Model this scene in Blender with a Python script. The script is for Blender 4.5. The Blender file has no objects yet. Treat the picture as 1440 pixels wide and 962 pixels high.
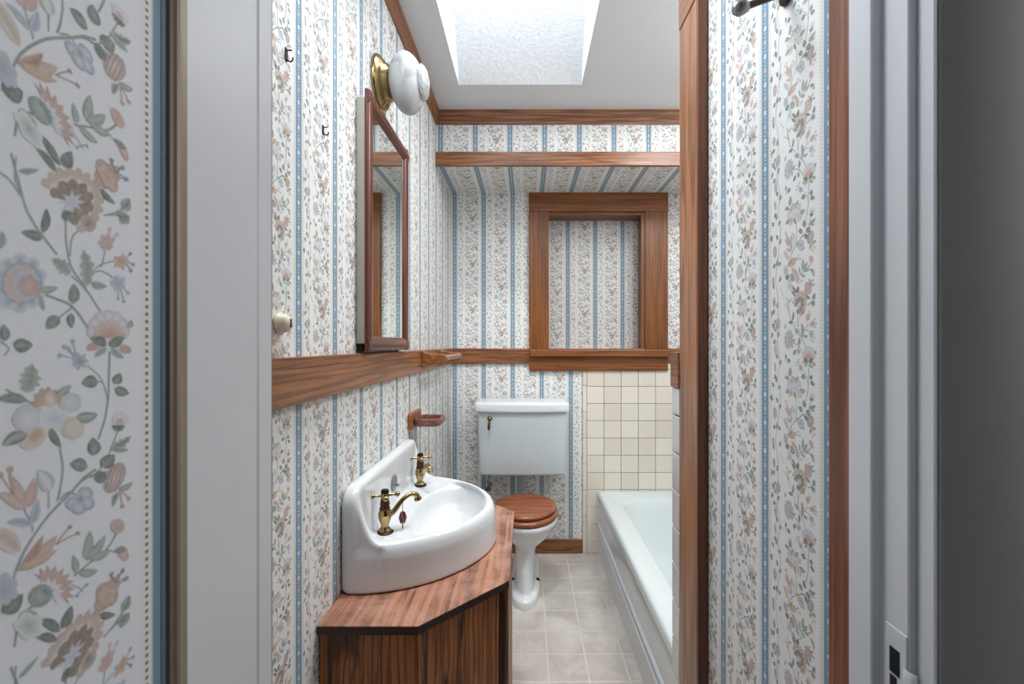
import bpy, bmesh, math, random
import numpy as np
from mathutils import Vector, Matrix

sc = bpy.context.scene
COL = sc.collection
PI = math.pi

# ------------------------------------------------------------------ camera
H = 1.298                      # eye height
cam_d = bpy.data.cameras.new('camera')
cam = bpy.data.objects.new('camera', cam_d)
COL.objects.link(cam)
cam.location = (0, 0, H)
cam.rotation_euler = (PI / 2, 0, 0)
cam_d.sensor_width = 36.0
cam_d.lens = 16.2
cam_d.shift_x = (720 - 741) / 1440
cam_d.shift_y = (484 - 481) / 1440
cam_d.clip_start = 0.02
cam_d.dof.use_dof = True
cam_d.dof.focus_distance = 1.7
cam_d.dof.aperture_fstop = 9.0
sc.camera = cam

# ------------------------------------------------------------------ light
w = bpy.data.worlds.new('world')
sc.world = w
w.use_nodes = True
w.node_tree.nodes['Background'].inputs[0].default_value = (0.75, 0.86, 1.0, 1)
w.node_tree.nodes['Background'].inputs[1].default_value = 4.0


def area(name, loc, rot, sx, sy, energy, color):
    d = bpy.data.lights.new(name, 'AREA')
    d.shape = 'RECTANGLE'
    d.size, d.size_y = sx, sy
    d.energy = energy
    d.color = color
    o = bpy.data.objects.new(name, d)
    o.location = loc
    o.rotation_euler = rot
    COL.objects.link(o)
    return o


area('skylight_daylight', (-0.03, 1.475, 3.385), (0, 0, 0), 0.54, 0.16, 19, (0.93, 0.97, 1.0)).data.spread = math.radians(140)
area('tub_fill_light', (0.86, 1.68, 2.49), (0, 0, 0), 0.4, 0.4, 14, (0.98, 0.98, 0.97))  # added fill with no fixture, lifts the dark back wall and alcove
area('entry_fill_light', (-0.22, 0.86, 2.44), (0, math.radians(-38), 0), 0.3, 0.35, 8.5, (0.88, 0.94, 1.0))  # added fill with no fixture, brightens the entry walls and right jamb
area('hall_fill_light', (1.25, 0.27, 1.75), (0, math.radians(80), 0), 0.9, 0.2, 6.8, (0.93, 0.96, 1.0))  # added unseen fill for the open door and left jamb

sc.view_settings.view_transform = 'Standard'
sc.view_settings.look = 'None'
sc.view_settings.gamma = 1.0
sc.view_settings.use_curve_mapping = False
sc.view_settings.exposure = 0.2
sc.cycles.max_bounces = 10
sc.cycles.diffuse_bounces = 6
sc.cycles.glossy_bounces = 5
sc.cycles.transmission_bounces = 6
sc.cycles.caustics_reflective = False
sc.cycles.caustics_refractive = False
sc.cycles.sample_clamp_indirect = 6

# ------------------------------------------------------------------ key dimensions (metres, camera at x=0 y=0)
XL = -0.474      # left wall
XR = 0.44        # right wall / tub apron line
XT = 1.19        # far side of the tub alcove
YB = 2.87        # back wall
YU = 2.40        # face of the upper back wall
ZC = 2.51        # ceiling
ZS = 2.235       # soffit
YD = 0.55        # bathroom side of the door wall
PITCH = 0.1807   # wallpaper stripe pitch
REP = 0.286      # wallpaper vertical repeat


# ------------------------------------------------------------------ colours / materials
def s2l(c):
    return tuple((x / 12.92 if x <= 0.04045 else ((x + 0.055) / 1.055) ** 2.4) for x in c)


def rgb(r, g, b):
    return s2l((r / 255, g / 255, b / 255)) + (1,)


class NT:
    def __init__(self, name, rough=0.5, metal=0.0, spec=0.5):
        self.m = bpy.data.materials.new(name)
        self.m.use_nodes = True
        self.t = self.m.node_tree
        self.b = self.t.nodes['Principled BSDF']
        self.b.inputs['Roughness'].default_value = rough
        self.b.inputs['Metallic'].default_value = metal
        self.b.inputs['Specular IOR Level'].default_value = spec

    def n(self, typ, ins=None, **kw):
        nd = self.t.nodes.new(typ)
        for k, v in kw.items():
            setattr(nd, k, v)
        for k, v in (ins or {}).items():
            if isinstance(v, bpy.types.NodeSocket):
                self.t.links.new(v, nd.inputs[k])
            else:
                nd.inputs[k].default_value = v
        return nd

    def math(self, op, a, b=0.0, c=None, clamp=False):
        ins = {0: a, 1: b}
        if c is not None:
            ins[2] = c
        nd = self.n('ShaderNodeMath', ins, operation=op)
        nd.use_clamp = clamp
        return nd.outputs[0]

    def mix(self, f, a, b, blend='MIX'):
        nd = self.t.nodes.new('ShaderNodeMix')
        nd.data_type = 'RGBA'
        nd.blend_type = blend
        for i, v in ((0, f), (6, a), (7, b)):
            if isinstance(v, bpy.types.NodeSocket):
                self.t.links.new(v, nd.inputs[i])
            else:
                nd.inputs[i].default_value = v
        return nd.outputs[2]

    def ramp(self, f, stops):
        nd = self.n('ShaderNodeValToRGB', {0: f})
        cr = nd.color_ramp
        while len(cr.elements) < len(stops):
            cr.elements.new(0.5)
        for e, (p, c) in zip(cr.elements, stops):
            e.position = p
            e.color = c
        return nd.outputs[0]

    def noise(self, vec, scale, detail=3, rough=0.5, dist=0.0):
        return self.n('ShaderNodeTexNoise', {'Vector': vec, 'Scale': scale, 'Detail': detail, 'Roughness': rough, 'Distortion': dist})

    def mapping(self, vec, scale=(1, 1, 1), loc=(0, 0, 0), rot=(0, 0, 0)):
        return self.n('ShaderNodeMapping', {'Vector': vec, 'Scale': scale, 'Location': loc, 'Rotation': rot}).outputs[0]

    def obj(self):
        return self.n('ShaderNodeTexCoord').outputs['Object']

    def color(self, s):
        if isinstance(s, bpy.types.NodeSocket):
            self.t.links.new(s, self.b.inputs['Base Color'])
        else:
            self.b.inputs['Base Color'].default_value = s

    def bump(self, h, strength, dist=0.001):
        nd = self.n('ShaderNodeBump', {'Height': h, 'Strength': strength, 'Distance': dist})
        self.t.links.new(nd.outputs[0], self.b.inputs['Normal'])

    def link(self, s, name):
        self.t.links.new(s, self.b.inputs[name])


def wood(name, light, mid, dark, axis=2, rough=0.35, ring=9.0, streak=0.6, seed=0.0, wear=None, cross=13.0, along=0.7, power=2.2, lines=62.0, line_mix=0.5):
    """oak: long fibres along `axis`, darker cathedral rings, fine pores"""
    k = NT(name, rough)
    co = k.obj()
    sa = [cross, cross, cross]
    sa[axis] = along
    m1 = k.mapping(co, sa, (seed, seed * 0.7, seed * 1.3))
    n1 = k.noise(m1, 1.0, 3, 0.5, 0.3).outputs[0]
    rings = k.math('SINE', k.math('MULTIPLY', n1, ring * 6.28))
    rings = k.math('MULTIPLY_ADD', rings, 0.5, 0.5)
    rings = k.math('POWER', rings, power)
    sp = [95.0, 95.0, 95.0]
    sp[axis] = 3.2
    pores = k.noise(k.mapping(co, sp, (seed, 0, 0)), 1.0, 4, 0.62).outputs[0]
    sb = [2.5, 2.5, 2.5]
    sb[axis] = 0.8
    patch = k.noise(k.mapping(co, sb, (0, seed, 3)), 1.0, 2).outputs[0]
    base = k.mix(k.math('MULTIPLY_ADD', pores, 2.2, -0.65, clamp=True), mid, light)
    dk = k.math('MULTIPLY', rings, k.math('MULTIPLY_ADD', pores, 2.6, -0.45, clamp=True))
    col = k.mix(k.math('MULTIPLY', dk, streak), base, dark)
    s3 = k.n('ShaderNodeSeparateXYZ', {0: co}).outputs
    acr = k.math('ADD', s3[0], s3[1]) if axis == 2 else k.math('MULTIPLY_ADD', s3[1 - axis], 0.8, s3[2])
    ph = k.math('MULTIPLY', k.math('MULTIPLY_ADD', acr, lines, k.math('MULTIPLY', n1, 5.0)), 6.28)
    ln = k.math('POWER', k.math('MULTIPLY_ADD', k.math('SINE', ph), 0.5, 0.5), 7.0)
    ln = k.math('MULTIPLY', ln, k.math('MULTIPLY_ADD', pores, 4.0, -1.3, clamp=True))
    col = k.mix(k.math('MULTIPLY', ln, line_mix), col, dark)
    fine = k.math('MULTIPLY', k.math('LESS_THAN', pores, 0.44), 0.42)
    col = k.mix(fine, col, dark)
    col = k.mix(k.math('MULTIPLY_ADD', patch, 0.9, -0.28, clamp=True), col, k.mix(0.5, col, mid))
    if wear is not None:
        wn = k.noise(co, 9.0, 5, 0.65).outputs[0]
        f = k.math('MULTIPLY', k.math('MULTIPLY_ADD', wn, 5.0, -2.2, clamp=True), 0.55)
        col = k.mix(f, col, wear)
    k.color(col)
    k.bump(pores, 0.25, 0.0006)
    return k.m


def plain(name, c, rough=0.5, metal=0.0, var=0.04, bump=0.0, scale=12.0, spec=0.5, dirt=None):
    k = NT(name, rough, metal, spec)
    co = k.obj()
    n = k.noise(co, scale, 4).outputs[0]
    d = tuple(x * (1 - var * 2.2) for x in c[:3]) + (1,)
    l = tuple(min(1, x * (1 + var)) for x in c[:3]) + (1,)
    col = k.mix(n, d, l)
    if dirt:
        n2 = k.noise(co, dirt[1], 6, 0.7).outputs[0]
        col = k.mix(k.math('MULTIPLY_ADD', n2, dirt[2], dirt[3], clamp=True), col, dirt[0])
    k.color(col)
    if bump:
        k.bump(k.noise(co, scale * 6, 3).outputs[0], bump, 0.001)
    return k.m


OAK_L, OAK_M, OAK_D = rgb(172, 116, 76), rgb(140, 88, 54), rgb(64, 34, 20)
oak_x = wood('oak_trim_x', OAK_L, OAK_M, OAK_D, 0, line_mix=.85)
oak_y = wood('oak_trim_y', OAK_L, OAK_M, OAK_D, 1, seed=2.3, line_mix=.85, streak=.35)
oak_z = wood('oak_trim_z', OAK_L, OAK_M, OAK_D, 2, seed=5.1, streak=0.8)
cas_x = wood('oak_casing_x', rgb(156, 96, 48), rgb(122, 70, 30), rgb(62, 32, 14), 0, ring=4, streak=0.35)
cas_z = wood('oak_casing_z', rgb(156, 96, 48), rgb(122, 70, 30), rgb(62, 32, 14), 2, ring=4, streak=0.35, seed=3.0)
mah_z = wood('mahogany_z', rgb(122, 70, 52), rgb(98, 50, 36), rgb(50, 24, 18), 2, ring=3, streak=0.3, seed=1.0, rough=0.3)
mah_y = wood('mahogany_y', rgb(126, 74, 56), rgb(100, 54, 40), rgb(52, 28, 22), 1, ring=5, streak=0.5, seed=1.7, rough=0.3)
seat_wood = wood('seat_wood', rgb(176, 110, 76), rgb(146, 82, 52), rgb(96, 48, 28), 0, ring=3, streak=0.3, seed=4.0, rough=0.25)
top_wood = wood('counter_wood', rgb(184, 134, 108), rgb(156, 104, 80), rgb(88, 60, 50), 1, ring=6, streak=0.95, seed=7.7, rough=0.4, wear=rgb(198, 152, 130), lines=45.0, line_mix=.7)
dark_edge = wood('counter_edge', rgb(70, 40, 28), rgb(52, 28, 20), rgb(26, 14, 10), 0, ring=4, streak=0.4)
front_wood = wood('vanity_oak', rgb(190, 120, 64), rgb(162, 96, 48), rgb(30, 16, 9), 2, ring=4.5, streak=1.0, seed=9.0, rough=0.45, cross=9.0, along=1.3, power=2.6, lines=48.0, line_mix=1.0)
knob_wood = wood('handle_wood', rgb(120, 72, 48), rgb(88, 50, 34), rgb(40, 22, 16), 2, ring=3, rough=0.3)
holder_wood = wood('holder_wood', rgb(184, 124, 76), rgb(150, 92, 50), rgb(86, 48, 28), 1, ring=5, seed=6.0)

paint_white = plain('white_gloss_paint', rgb(226, 229, 233), 0.32, bump=0.25, scale=6, var=0.02)
jamb_paint = plain('worn_white_paint', rgb(212, 214, 216), 0.4, bump=0.35, scale=9, var=0.03)
ceil_paint = plain('ceiling_paint', rgb(222, 224, 226), 0.85, bump=0.25, scale=20, var=0.01)
hall_paint = plain('hall_wall_paint', rgb(112, 111, 109), 0.8, var=0.02)
casing_paint = plain('casing_paint', rgb(224, 224, 222), 0.5, var=0.02)
porcelain = plain('white_porcelain', rgb(232, 235, 238), 0.12, var=0.01, spec=0.6)
sink_porcelain = plain('sink_porcelain', rgb(222, 224, 225), 0.12, var=0.012, spec=0.6, dirt=(rgb(150, 120, 95), 26, 9.0, -6.6))
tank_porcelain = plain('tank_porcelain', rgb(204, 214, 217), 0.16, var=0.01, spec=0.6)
enamel = plain('tub_enamel', rgb(220, 229, 229), 0.14, var=0.01, spec=0.6)
apron_mat = plain('tub_apron_enamel', rgb(208, 214, 217), 0.08, var=0.02, spec=0.8)
brass = plain('polished_brass', rgb(180, 156, 108), 0.18, 1.0, var=0.15, scale=60)
brass_old = plain('tarnished_brass', rgb(132, 98, 58), 0.3, 1.0, var=0.25, scale=70)
chrome = plain('chrome', rgb(190, 196, 202), 0.12, 1.0, var=0.05)
black = plain('black_gap', rgb(16, 15, 15), 0.8)
dark_metal = plain('dark_iron', rgb(62, 48, 42), 0.45, 0.8, var=0.2)
copper = plain('copper_strip', rgb(140, 96, 76), 0.3, 1.0, var=0.3, scale=90)
grey_metal = plain('grey_metal', rgb(150, 152, 154), 0.35, 0.7, var=0.06)
cream_plastic = plain('cream_plastic', rgb(226, 216, 192), 0.35)
cab_side = plain('cabinet_enamel', rgb(178, 174, 164), 0.45)
bronze = plain('bronze_strip', rgb(150, 136, 118), 0.4, 0.2, var=0.06)
bronze_dark = plain('bronze_strip_dark', rgb(96, 82, 68), 0.5, 0.2)
gap_shade_blue = plain('blue_grey_gap_shade', rgb(84, 104, 116), 0.7)
grout = plain('tile_grout', rgb(158, 138, 112), 0.9, var=0.08, scale=40)
grout_grey = plain('grey_grout', rgb(128, 132, 136), 0.9)

# stucco inside the skylight shaft
_k = NT('skylight_stucco', 0.9)
_co = _k.obj()
_n = _k.noise(_co, 80.0, 3, 0.55).outputs[0]
_k.color(_k.mix(_n, rgb(184, 185, 186), rgb(214, 215, 216)))
_k.bump(_n, 0.6, 0.0035)
stucco = _k.m

# ceramic tile: two-tone cream, slight variation per tile
def tile_mat(name, c1, c2, rough=0.16):
    k = NT(name, rough)
    co = k.obj()
    inf = k.n('ShaderNodeObjectInfo').outputs['Random']
    n = k.noise(co, 14.0, 2).outputs[0]
    k.color(k.mix(k.math('MULTIPLY_ADD', inf, 0.7, k.math('MULTIPLY', n, 0.4)), c1, c2))
    return k.m
cream_tile = tile_mat('cream_tile', rgb(222, 211, 196), rgb(238, 231, 220))
white_tile = tile_mat('white_tile', rgb(206, 206, 204), rgb(222, 222, 220))

# vinyl floor tile: mottled beige
_k = NT('vinyl_tile', 0.38)
_co = _k.obj()
_g = _k.n('ShaderNodeNewGeometry').outputs['Position']
_n = _k.noise(_g, 5.5, 6, 0.65, 0.6).outputs[0]
_n2 = _k.noise(_g, 38.0, 4, 0.6).outputs[0]
_c = _k.mix(_k.math('MULTIPLY_ADD', _n, 3.4, -1.2, clamp=True), rgb(176, 168, 160), rgb(214, 208, 201))
_c = _k.mix(_k.math('MULTIPLY', _n2, 0.35), _c, rgb(200, 192, 182))
_k.color(_c)
vinyl = _k.m
vinyl_joint = plain('vinyl_joint', rgb(212, 205, 196), 0.5, var=0.03, scale=30, dirt=(rgb(165, 140, 110), 7, 6.0, -3.9))

# mirror
_k = NT('mirror_glass', 0.02, 1.0)
_k.color(_k.mix(_k.noise(_k.obj(), 3.0).outputs[0], (0.80, 0.83, 0.80, 1), (0.83, 0.86, 0.83, 1)))
mirror_mat = _k.m

# frosted globe and clear faceted lens
def glass(name, color, rough, trans=1.0, bump=0.0):
    k = NT(name, rough)
    k.b.inputs['Transmission Weight'].default_value = trans
    k.b.inputs['IOR'].default_value = 1.45
    n = k.noise(k.obj(), 30.0, 2).outputs[0]
    k.color(k.mix(n, color, tuple(min(1, c * 1.04) for c in color[:3]) + (1,)))
    if bump:
        k.bump(k.noise(k.obj(), 45.0, 2).outputs[0], bump, 0.003)
    return k.m
lens_glass = glass('clear_lens_glass', (0.92, 0.95, 0.97, 1), 0.12, 0.45, 0.8)
_k = NT('frosted_globe', 0.4)
_k.b.inputs['Transmission Weight'].default_value = 0.25
_n = _k.noise(_k.mapping(_k.obj(), (1, 1, 1)), 16.0, 2, 0.5, 1.5).outputs[0]
_k.color(_k.mix(_k.math('MULTIPLY_ADD', _n, 6.0, -3.1, clamp=True), rgb(224, 226, 228), rgb(190, 192, 194)))
_k.bump(_k.math('MULTIPLY_ADD', _n, 6.0, -3.1, clamp=True), 0.4, 0.002)
globe_mat = _k.m
_k = NT('skylight_acrylic', 0.05)
_k.b.inputs['Transmission Weight'].default_value = 1.0
_k.b.inputs['IOR'].default_value = 1.2
_k.color(_k.mix(_k.noise(_k.obj(), 4).outputs[0], (0.93, 0.95, 0.97, 1), (0.96, 0.97, 0.98, 1)))
acrylic = _k.m


# wallpaper ground: off-white paper, blue ribbon with pearls, dotted border lines (UV = metres, ribbon at integer pitches)
def paper_material(name, base, base2, blue, dot, detail=True):
    k = NT(name, 0.62, 0, 0.3)
    uv = k.n('ShaderNodeTexCoord').outputs['UV']
    sep = k.n('ShaderNodeSeparateXYZ', {0: uv})
    u, v = sep.outputs[0], sep.outputs[1]
    f = k.math('MULTIPLY', k.math('SUBTRACT', k.math('FRACT', k.math('ADD', k.math('DIVIDE', u, PITCH), 0.5)), 0.5), PITCH)
    a = k.math('ABSOLUTE', f)
    n = k.noise(uv, 260.0, 2).outputs[0]
    col = k.mix(n, base, base2)

    def band(lo, hi):
        return k.math('MULTIPLY', k.math('GREATER_THAN', a, lo), k.math('LESS_THAN', a, hi))
    # cream margin beside the ribbon
    col = k.mix(k.math('MULTIPLY', k.math('LESS_THAN', a, 0.0235), 0.55), col, rgb(226, 221, 212))
    # blue ribbon
    nb = k.noise(uv, 700.0, 1).outputs[0]
    bl = k.mix(nb, blue, tuple(min(1, c * 1.35) for c in blue[:3]) + (1,))
    col = k.mix(k.math('LESS_THAN', a, 0.0118), col, bl)
    col = k.mix(band(0.0118, 0.0132), col, tuple(0.55 * c + 0.45 * b for c, b in zip(base[:3], blue[:3])) + (1,))
    # pearls on the ribbon, alternately white and peach
    per = REP / 11.0
    vv = k.math('DIVIDE', v, per)
    fv = k.math('MULTIPLY', k.math('SUBTRACT', k.math('FRACT', vv), 0.5), per)
    alt = k.math('GREATER_THAN', k.math('FRACT', k.math('MULTIPLY', vv, 0.5)), 0.5)
    pc = k.mix(alt, rgb(222, 222, 226), rgb(214, 190, 172))
    r = k.math('SQRT', k.math('ADD', k.math('MULTIPLY', k.math('MULTIPLY', f, f), 1.6), k.math('MULTIPLY', fv, fv)))
    col = k.mix(k.math('LESS_THAN', r, 0.0050), col, pc)
    # small scroll specks between the pearls
    fv2 = k.math('ABSOLUTE', k.math('SUBTRACT', k.math('ABSOLUTE', fv), per * 0.36))
    sp = k.math('MULTIPLY', k.math('LESS_THAN', fv2, 0.0016), k.math('LESS_THAN', a, 0.0022))
    col = k.mix(sp, col, rgb(200, 208, 214))
    # dotted border
    dp = 0.0056
    fd = k.math('SUBTRACT', k.math('FRACT', k.math('DIVIDE', v, dp)), 0.5)
    dd = k.math('MULTIPLY', k.math('LESS_THAN', k.math('ABSOLUTE', fd), 0.23), band(0.0162, 0.0190))
    col = k.mix(dd, col, dot)
    k.color(col)
    k.bump(n, 0.12, 0.0004)
    return k.m


PAPER = paper_material('floral_wallpaper', rgb(231, 230, 227), rgb(238, 238, 236), rgb(116, 142, 160), rgb(170, 188, 200))
PAPER_DOOR = paper_material('floral_wallpaper_door', rgb(224, 225, 228), rgb(232, 233, 235), rgb(110, 134, 146), rgb(128, 120, 112))
_k = NT('wallpaper_print', 0.62, 0, 0.3)
_at = _k.n('ShaderNodeAttribute', attribute_name='ink')
_nn = _k.noise(_k.obj(), 420.0, 2).outputs[0]
_k.color(_k.mix(_k.math('MULTIPLY_ADD', _nn, 0.4, 0.0), _at.outputs['Color'], rgb(232, 232, 230)))
PRINT = _k.m

# ------------------------------------------------------------------ object helpers
BASE = {}


def tag(o, label=None, cat=None, group=None, kind=None):
    for k, v in (('label', label), ('category', cat), ('group', group), ('kind', kind)):
        if v:
            o[k] = v
    return o


def thing(name, label, cat, loc, group=None):
    o = bpy.data.objects.new(name, None)
    o.empty_display_size = 0.05
    COL.objects.link(o)
    o.location = loc
    BASE[o.name] = Vector(loc)
    return tag(o, label, cat, group)


def link_mesh(name, me, mats, parent=None, origin=None):
    o = bpy.data.objects.new(name, me)
    for m in (mats if isinstance(mats, (list, tuple)) else [mats]):
        me.materials.append(m)
    COL.objects.link(o)
    if parent is not None:
        b = BASE[parent.name]
        o.parent = parent
    else:
        b = Vector((0, 0, 0))
    if origin is not None:
        me.transform(Matrix.Translation(-Vector(origin)))
        o.location = Vector(origin) - b
        BASE[o.name] = Vector(origin)
    else:
        if b.length > 0:
            me.transform(Matrix.Translation(-b))
        BASE[o.name] = b
    return o


class MB:
    """collects closed shapes, links them as one mesh object"""
    def __init__(self):
        self.bm = bmesh.new()

    def _add(self, tmp, mat_i=0, M=None):
        if M is not None:
            bmesh.ops.transform(tmp, matrix=M, verts=tmp.verts)
        for f in tmp.faces:
            f.material_index = mat_i
        me = bpy.data.meshes.new('t')
        tmp.to_mesh(me)
        tmp.free()
        self.bm.from_mesh(me)
        bpy.data.meshes.remove(me)
        return self

    def box(self, x0, x1, y0, y1, z0, z1, bev=0.0, seg=2, mi=0, M=None):
        t = bmesh.new()
        bmesh.ops.create_cube(t, size=1)
        for v in t.verts:
            v.co = Vector((x0 + (v.co.x + .5) * (x1 - x0), y0 + (v.co.y + .5) * (y1 - y0), z0 + (v.co.z + .5) * (z1 - z0)))
        if bev:
            bmesh.ops.bevel(t, geom=list(t.edges), offset=bev, segments=seg, affect='EDGES', profile=0.5)
        return self._add(t, mi, M)

    def prism(self, pts, axis, a, b, bev=0.0, seg=2, mi=0, M=None):
        """polygon pts in the two other axes, extruded along axis from a to b"""
        t = bmesh.new()
        vs = []
        for h in (a, b):
            ring = []
            for p, q in pts:
                c = {0: (h, p, q), 1: (p, h, q), 2: (p, q, h)}[axis]
                ring.append(t.verts.new(c))
            vs.append(ring)
        n = len(pts)
        t.faces.new(vs[0][::-1])
        t.faces.new(vs[1])
        for i in range(n):
            t.faces.new((vs[0][i], vs[0][(i + 1) % n], vs[1][(i + 1) % n], vs[1][i]))
        bmesh.ops.recalc_face_normals(t, faces=t.faces)
        if bev:
            bmesh.ops.bevel(t, geom=list(t.edges), offset=bev, segments=seg, affect='EDGES', profile=0.5)
        return self._add(t, mi, M)

    def loft(self, rings, cap0=True, cap1=True, mi=0, M=None):
        t = bmesh.new()
        R = [[t.verts.new(p) for p in r] for r in rings]
        n = len(R[0])
        for a, b in zip(R, R[1:]):
            for i in range(n):
                t.faces.new((a[i], a[(i + 1) % n], b[(i + 1) % n], b[i]))
        if cap0:
            t.faces.new(R[0][::-1])
        if cap1:
            t.faces.new(R[-1])
        bmesh.ops.recalc_face_normals(t, faces=t.faces)
        return self._add(t, mi, M)

    def lathe(self, prof, origin=(0, 0, 0), axis=(0, 0, 1), n=28, mi=0):
        """prof: (radius, height) list along axis"""
        q = Vector((0, 0, 1)).rotation_difference(Vector(axis).normalized()).to_matrix().to_4x4()
        M = Matrix.Translation(origin) @ q
        rings = [[(r * math.cos(2 * PI * i / n), r * math.sin(2 * PI * i / n), h) for i in range(n)] for r, h in prof]
        return self.loft(rings, mi=mi, M=M)

    def tube(self, path, rad, n=12, mi=0):
        path = [Vector(p) for p in path]
        if not isinstance(rad, (list, tuple)):
            rad = [rad] * len(path)
        rings = []
        up = Vector((0.123, 0.31, 0.94)).normalized()
        for i, p in enumerate(path):
            d = (path[min(i + 1, len(path) - 1)] - path[max(i - 1, 0)]).normalized()
            s = d.cross(up)
            if s.length < 1e-3:
                s = d.cross(Vector((1, 0, 0)))
            s.normalize()
            u2 = s.cross(d)
            up = u2
            rings.append([p + rad[i] * (math.cos(2 * PI * k / n) * s + math.sin(2 * PI * k / n) * u2) for k in range(n)])
        return self.loft(rings, mi=mi)

    def sphere(self, c, r, mi=0, sc_=(1, 1, 1), u=20, v=14):
        t = bmesh.new()
        bmesh.ops.create_uvsphere(t, u_segments=u, v_segments=v, radius=r)
        M = Matrix.Translation(c) @ Matrix.Diagonal((sc_[0], sc_[1], sc_[2], 1))
        return self._add(t, mi, M)

    def build(self, name, mats, parent=None, smooth=None, origin=None):
        me = bpy.data.meshes.new(name)
        self.bm.to_mesh(me)
        self.bm.free()
        o = link_mesh(name, me, mats, parent, origin)
        if smooth is not None:
            me.polygons.foreach_set('use_smooth', [True] * len(me.polygons))
            if smooth < 180:
                me.set_sharp_from_angle(angle=math.radians(smooth))
        return o


def struct(o, label=None):
    return tag(o, label, kind='structure')


def catmull(P, n=8):
    P = [Vector(p) for p in P]
    Q = [2 * P[0] - P[1]] + P + [2 * P[-1] - P[-2]]
    out = []
    for i in range(1, len(Q) - 2):
        for k in range(n):
            t = k / n
            a, b, c, d = Q[i - 1:i + 3]
            out.append(0.5 * ((2 * b) + (c - a) * t + (2 * a - 5 * b + 4 * c - d) * t * t + (3 * b - a - 3 * c + d) * t ** 3))
    out.append(P[-1])
    return out


# ------------------------------------------------------------------ the printed floral motif
# drawn once in a flat design space (units: 0.45 mm), then laid along the walls' paper as flat print
class Motif:
    def __init__(self, q=1.0, thick=1.0):
        self.q = q
        self.thick = thick
        self.V, self.C, self.F, self.L = [], [], [], []
        self.layer = 0

    @staticmethod
    def px(x, y):
        if x >= 0:
            Y = 186.0 / (741 - x)
            v = 1.298 + (484 - y) / 648.0 * Y - 1.388
        else:           # design space goes on evenly to the left
            Y = 186.0 / 741 + x * 0.00027
            v = 1.298 + (484 - y) / 648.0 * 0.251 - 1.388
        return (Y - 0.3655 + PITCH / 2, v)

    def poly(self, pts, cols, tris, raw=False):
        b = len(self.V)
        for p in pts:
            self.V.append(self.px(*p))
            self.L.append(self.layer)
        self.C.extend(cols)
        self.F.extend([(a + b, c + b, d + b) for a, c, d in tris])
        self.layer += 1

    def fan(self, c, ring, cc, rc):
        n = len(ring)
        self.poly([c] + ring, [cc] + [rc[i % len(rc)] for i in range(n)], [(0, i + 1, (i + 1) % n + 1) for i in range(n)])

    def leaf(self, x, y, L, W, ang, col, col2=None, lobes=0):
        """tip direction ang (deg, image sense: 0 right, 90 up); base at x,y"""
        col2 = col2 or tuple(c * 0.8 for c in col)
        n = max(3, int(7 * self.q)) if not lobes else 9
        a = math.radians(ang)
        dx, dy = math.cos(a), -math.sin(a)
        nx, ny = -dy, dx
        pts, cols, tris = [], [], []
        for i in range(n + 1):
            t = i / n
            wd = W * math.sin(PI * t ** 0.8) ** 0.8 * 0.5 if 0 < t < 1 else 0.0
            if lobes:
                wd *= 0.7 + 0.5 * (i % 2)
            bend = 0.06 * L * math.sin(PI * t)
            cx, cy = x + dx * L * t + nx * bend, y + dy * L * t + ny * bend
            pts += [(cx + nx * wd, cy + ny * wd), (cx, cy), (cx - nx * wd, cy - ny * wd)]
            cols += [col, col2, tuple(min(1, c * 1.1) for c in col)]
            if i:
                b = 3 * i
                for s in (0, 1):
                    tris += [(b - 3 + s, b - 2 + s, b + s), (b - 2 + s, b + 1 + s, b + s)]
        self.poly(pts, cols, tris)

    def ell(self, x, y, rx, ry, ang=0, c1=(1, 1, 1), c2=None, n=None):
        n = n or max(6, int(12 * self.q))
        a = math.radians(ang)
        ring = []
        for i in range(n):
            t = 2 * PI * i / n
            px, py = rx * math.cos(t), ry * math.sin(t)
            ring.append((x + px * math.cos(a) + py * math.sin(a), y - px * math.sin(a) + py * math.cos(a)))
        self.fan((x, y), ring, c1, [c2 or c1])

    def petals(self, x, y, r, k, depth, a0, a1, c1, c2, sy=1.0, jag=False, rot=0):
        """scalloped disc or fan sector, angles in degrees counter-clockwise"""
        full = abs(a1 - a0) >= 359
        n = max(k * 2, int(k * (4 if not jag else 2) * max(self.q, 0.5)))
        ring = []
        for i in range(n if full else n + 1):
            f = i / n
            t = math.radians(a0 + (a1 - a0) * f)
            if jag:
                rr = r * (1 - depth * (i % 2))
            else:
                rr = r * (1 - depth * (1 - abs(math.sin(PI * k * f))))
            X, Y = rr * math.cos(t), -rr * sy * math.sin(t)
            q = math.radians(rot)
            ring.append((x + X * math.cos(q) + Y * math.sin(q), y - X * math.sin(q) + Y * math.cos(q)))
        if full:
            self.fan((x, y), ring, c1, [c2])
        else:
            m = len(ring)
            self.poly([(x, y)] + ring, [c1] + [c2] * m, [(0, i + 1, i + 2) for i in range(m - 1)])

    def stem(self, P, w, col):
        w = w * self.thick
        P = catmull([(a, b, 0) for a, b in P], max(2, int(5 * self.q)))
        pts, tris = [], []
        for i, p in enumerate(P):
            d = (P[min(i + 1, len(P) - 1)] - P[max(i - 1, 0)])
            d = d.normalized() if d.length else Vector((1, 0, 0))
            nx, ny = -d.y * w / 2, d.x * w / 2
            pts += [(p.x + nx, p.y + ny), (p.x - nx, p.y - ny)]
            if i:
                b = 2 * i
                tris += [(b - 2, b - 1, b), (b - 1, b + 1, b)]
        self.poly(pts, [col] * len(pts), tris)

    def stamens(self, x, y, tips, col, r=3.2):
        for tx, ty in tips:
            self.stem([(x, y), ((x + tx) / 2, (y + ty) / 2 - 1), (tx, ty)], 1.6, col)
            self.ell(tx, ty, r, r, 0, col, tuple(min(1, c * 1.15) for c in col), n=7)


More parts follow.
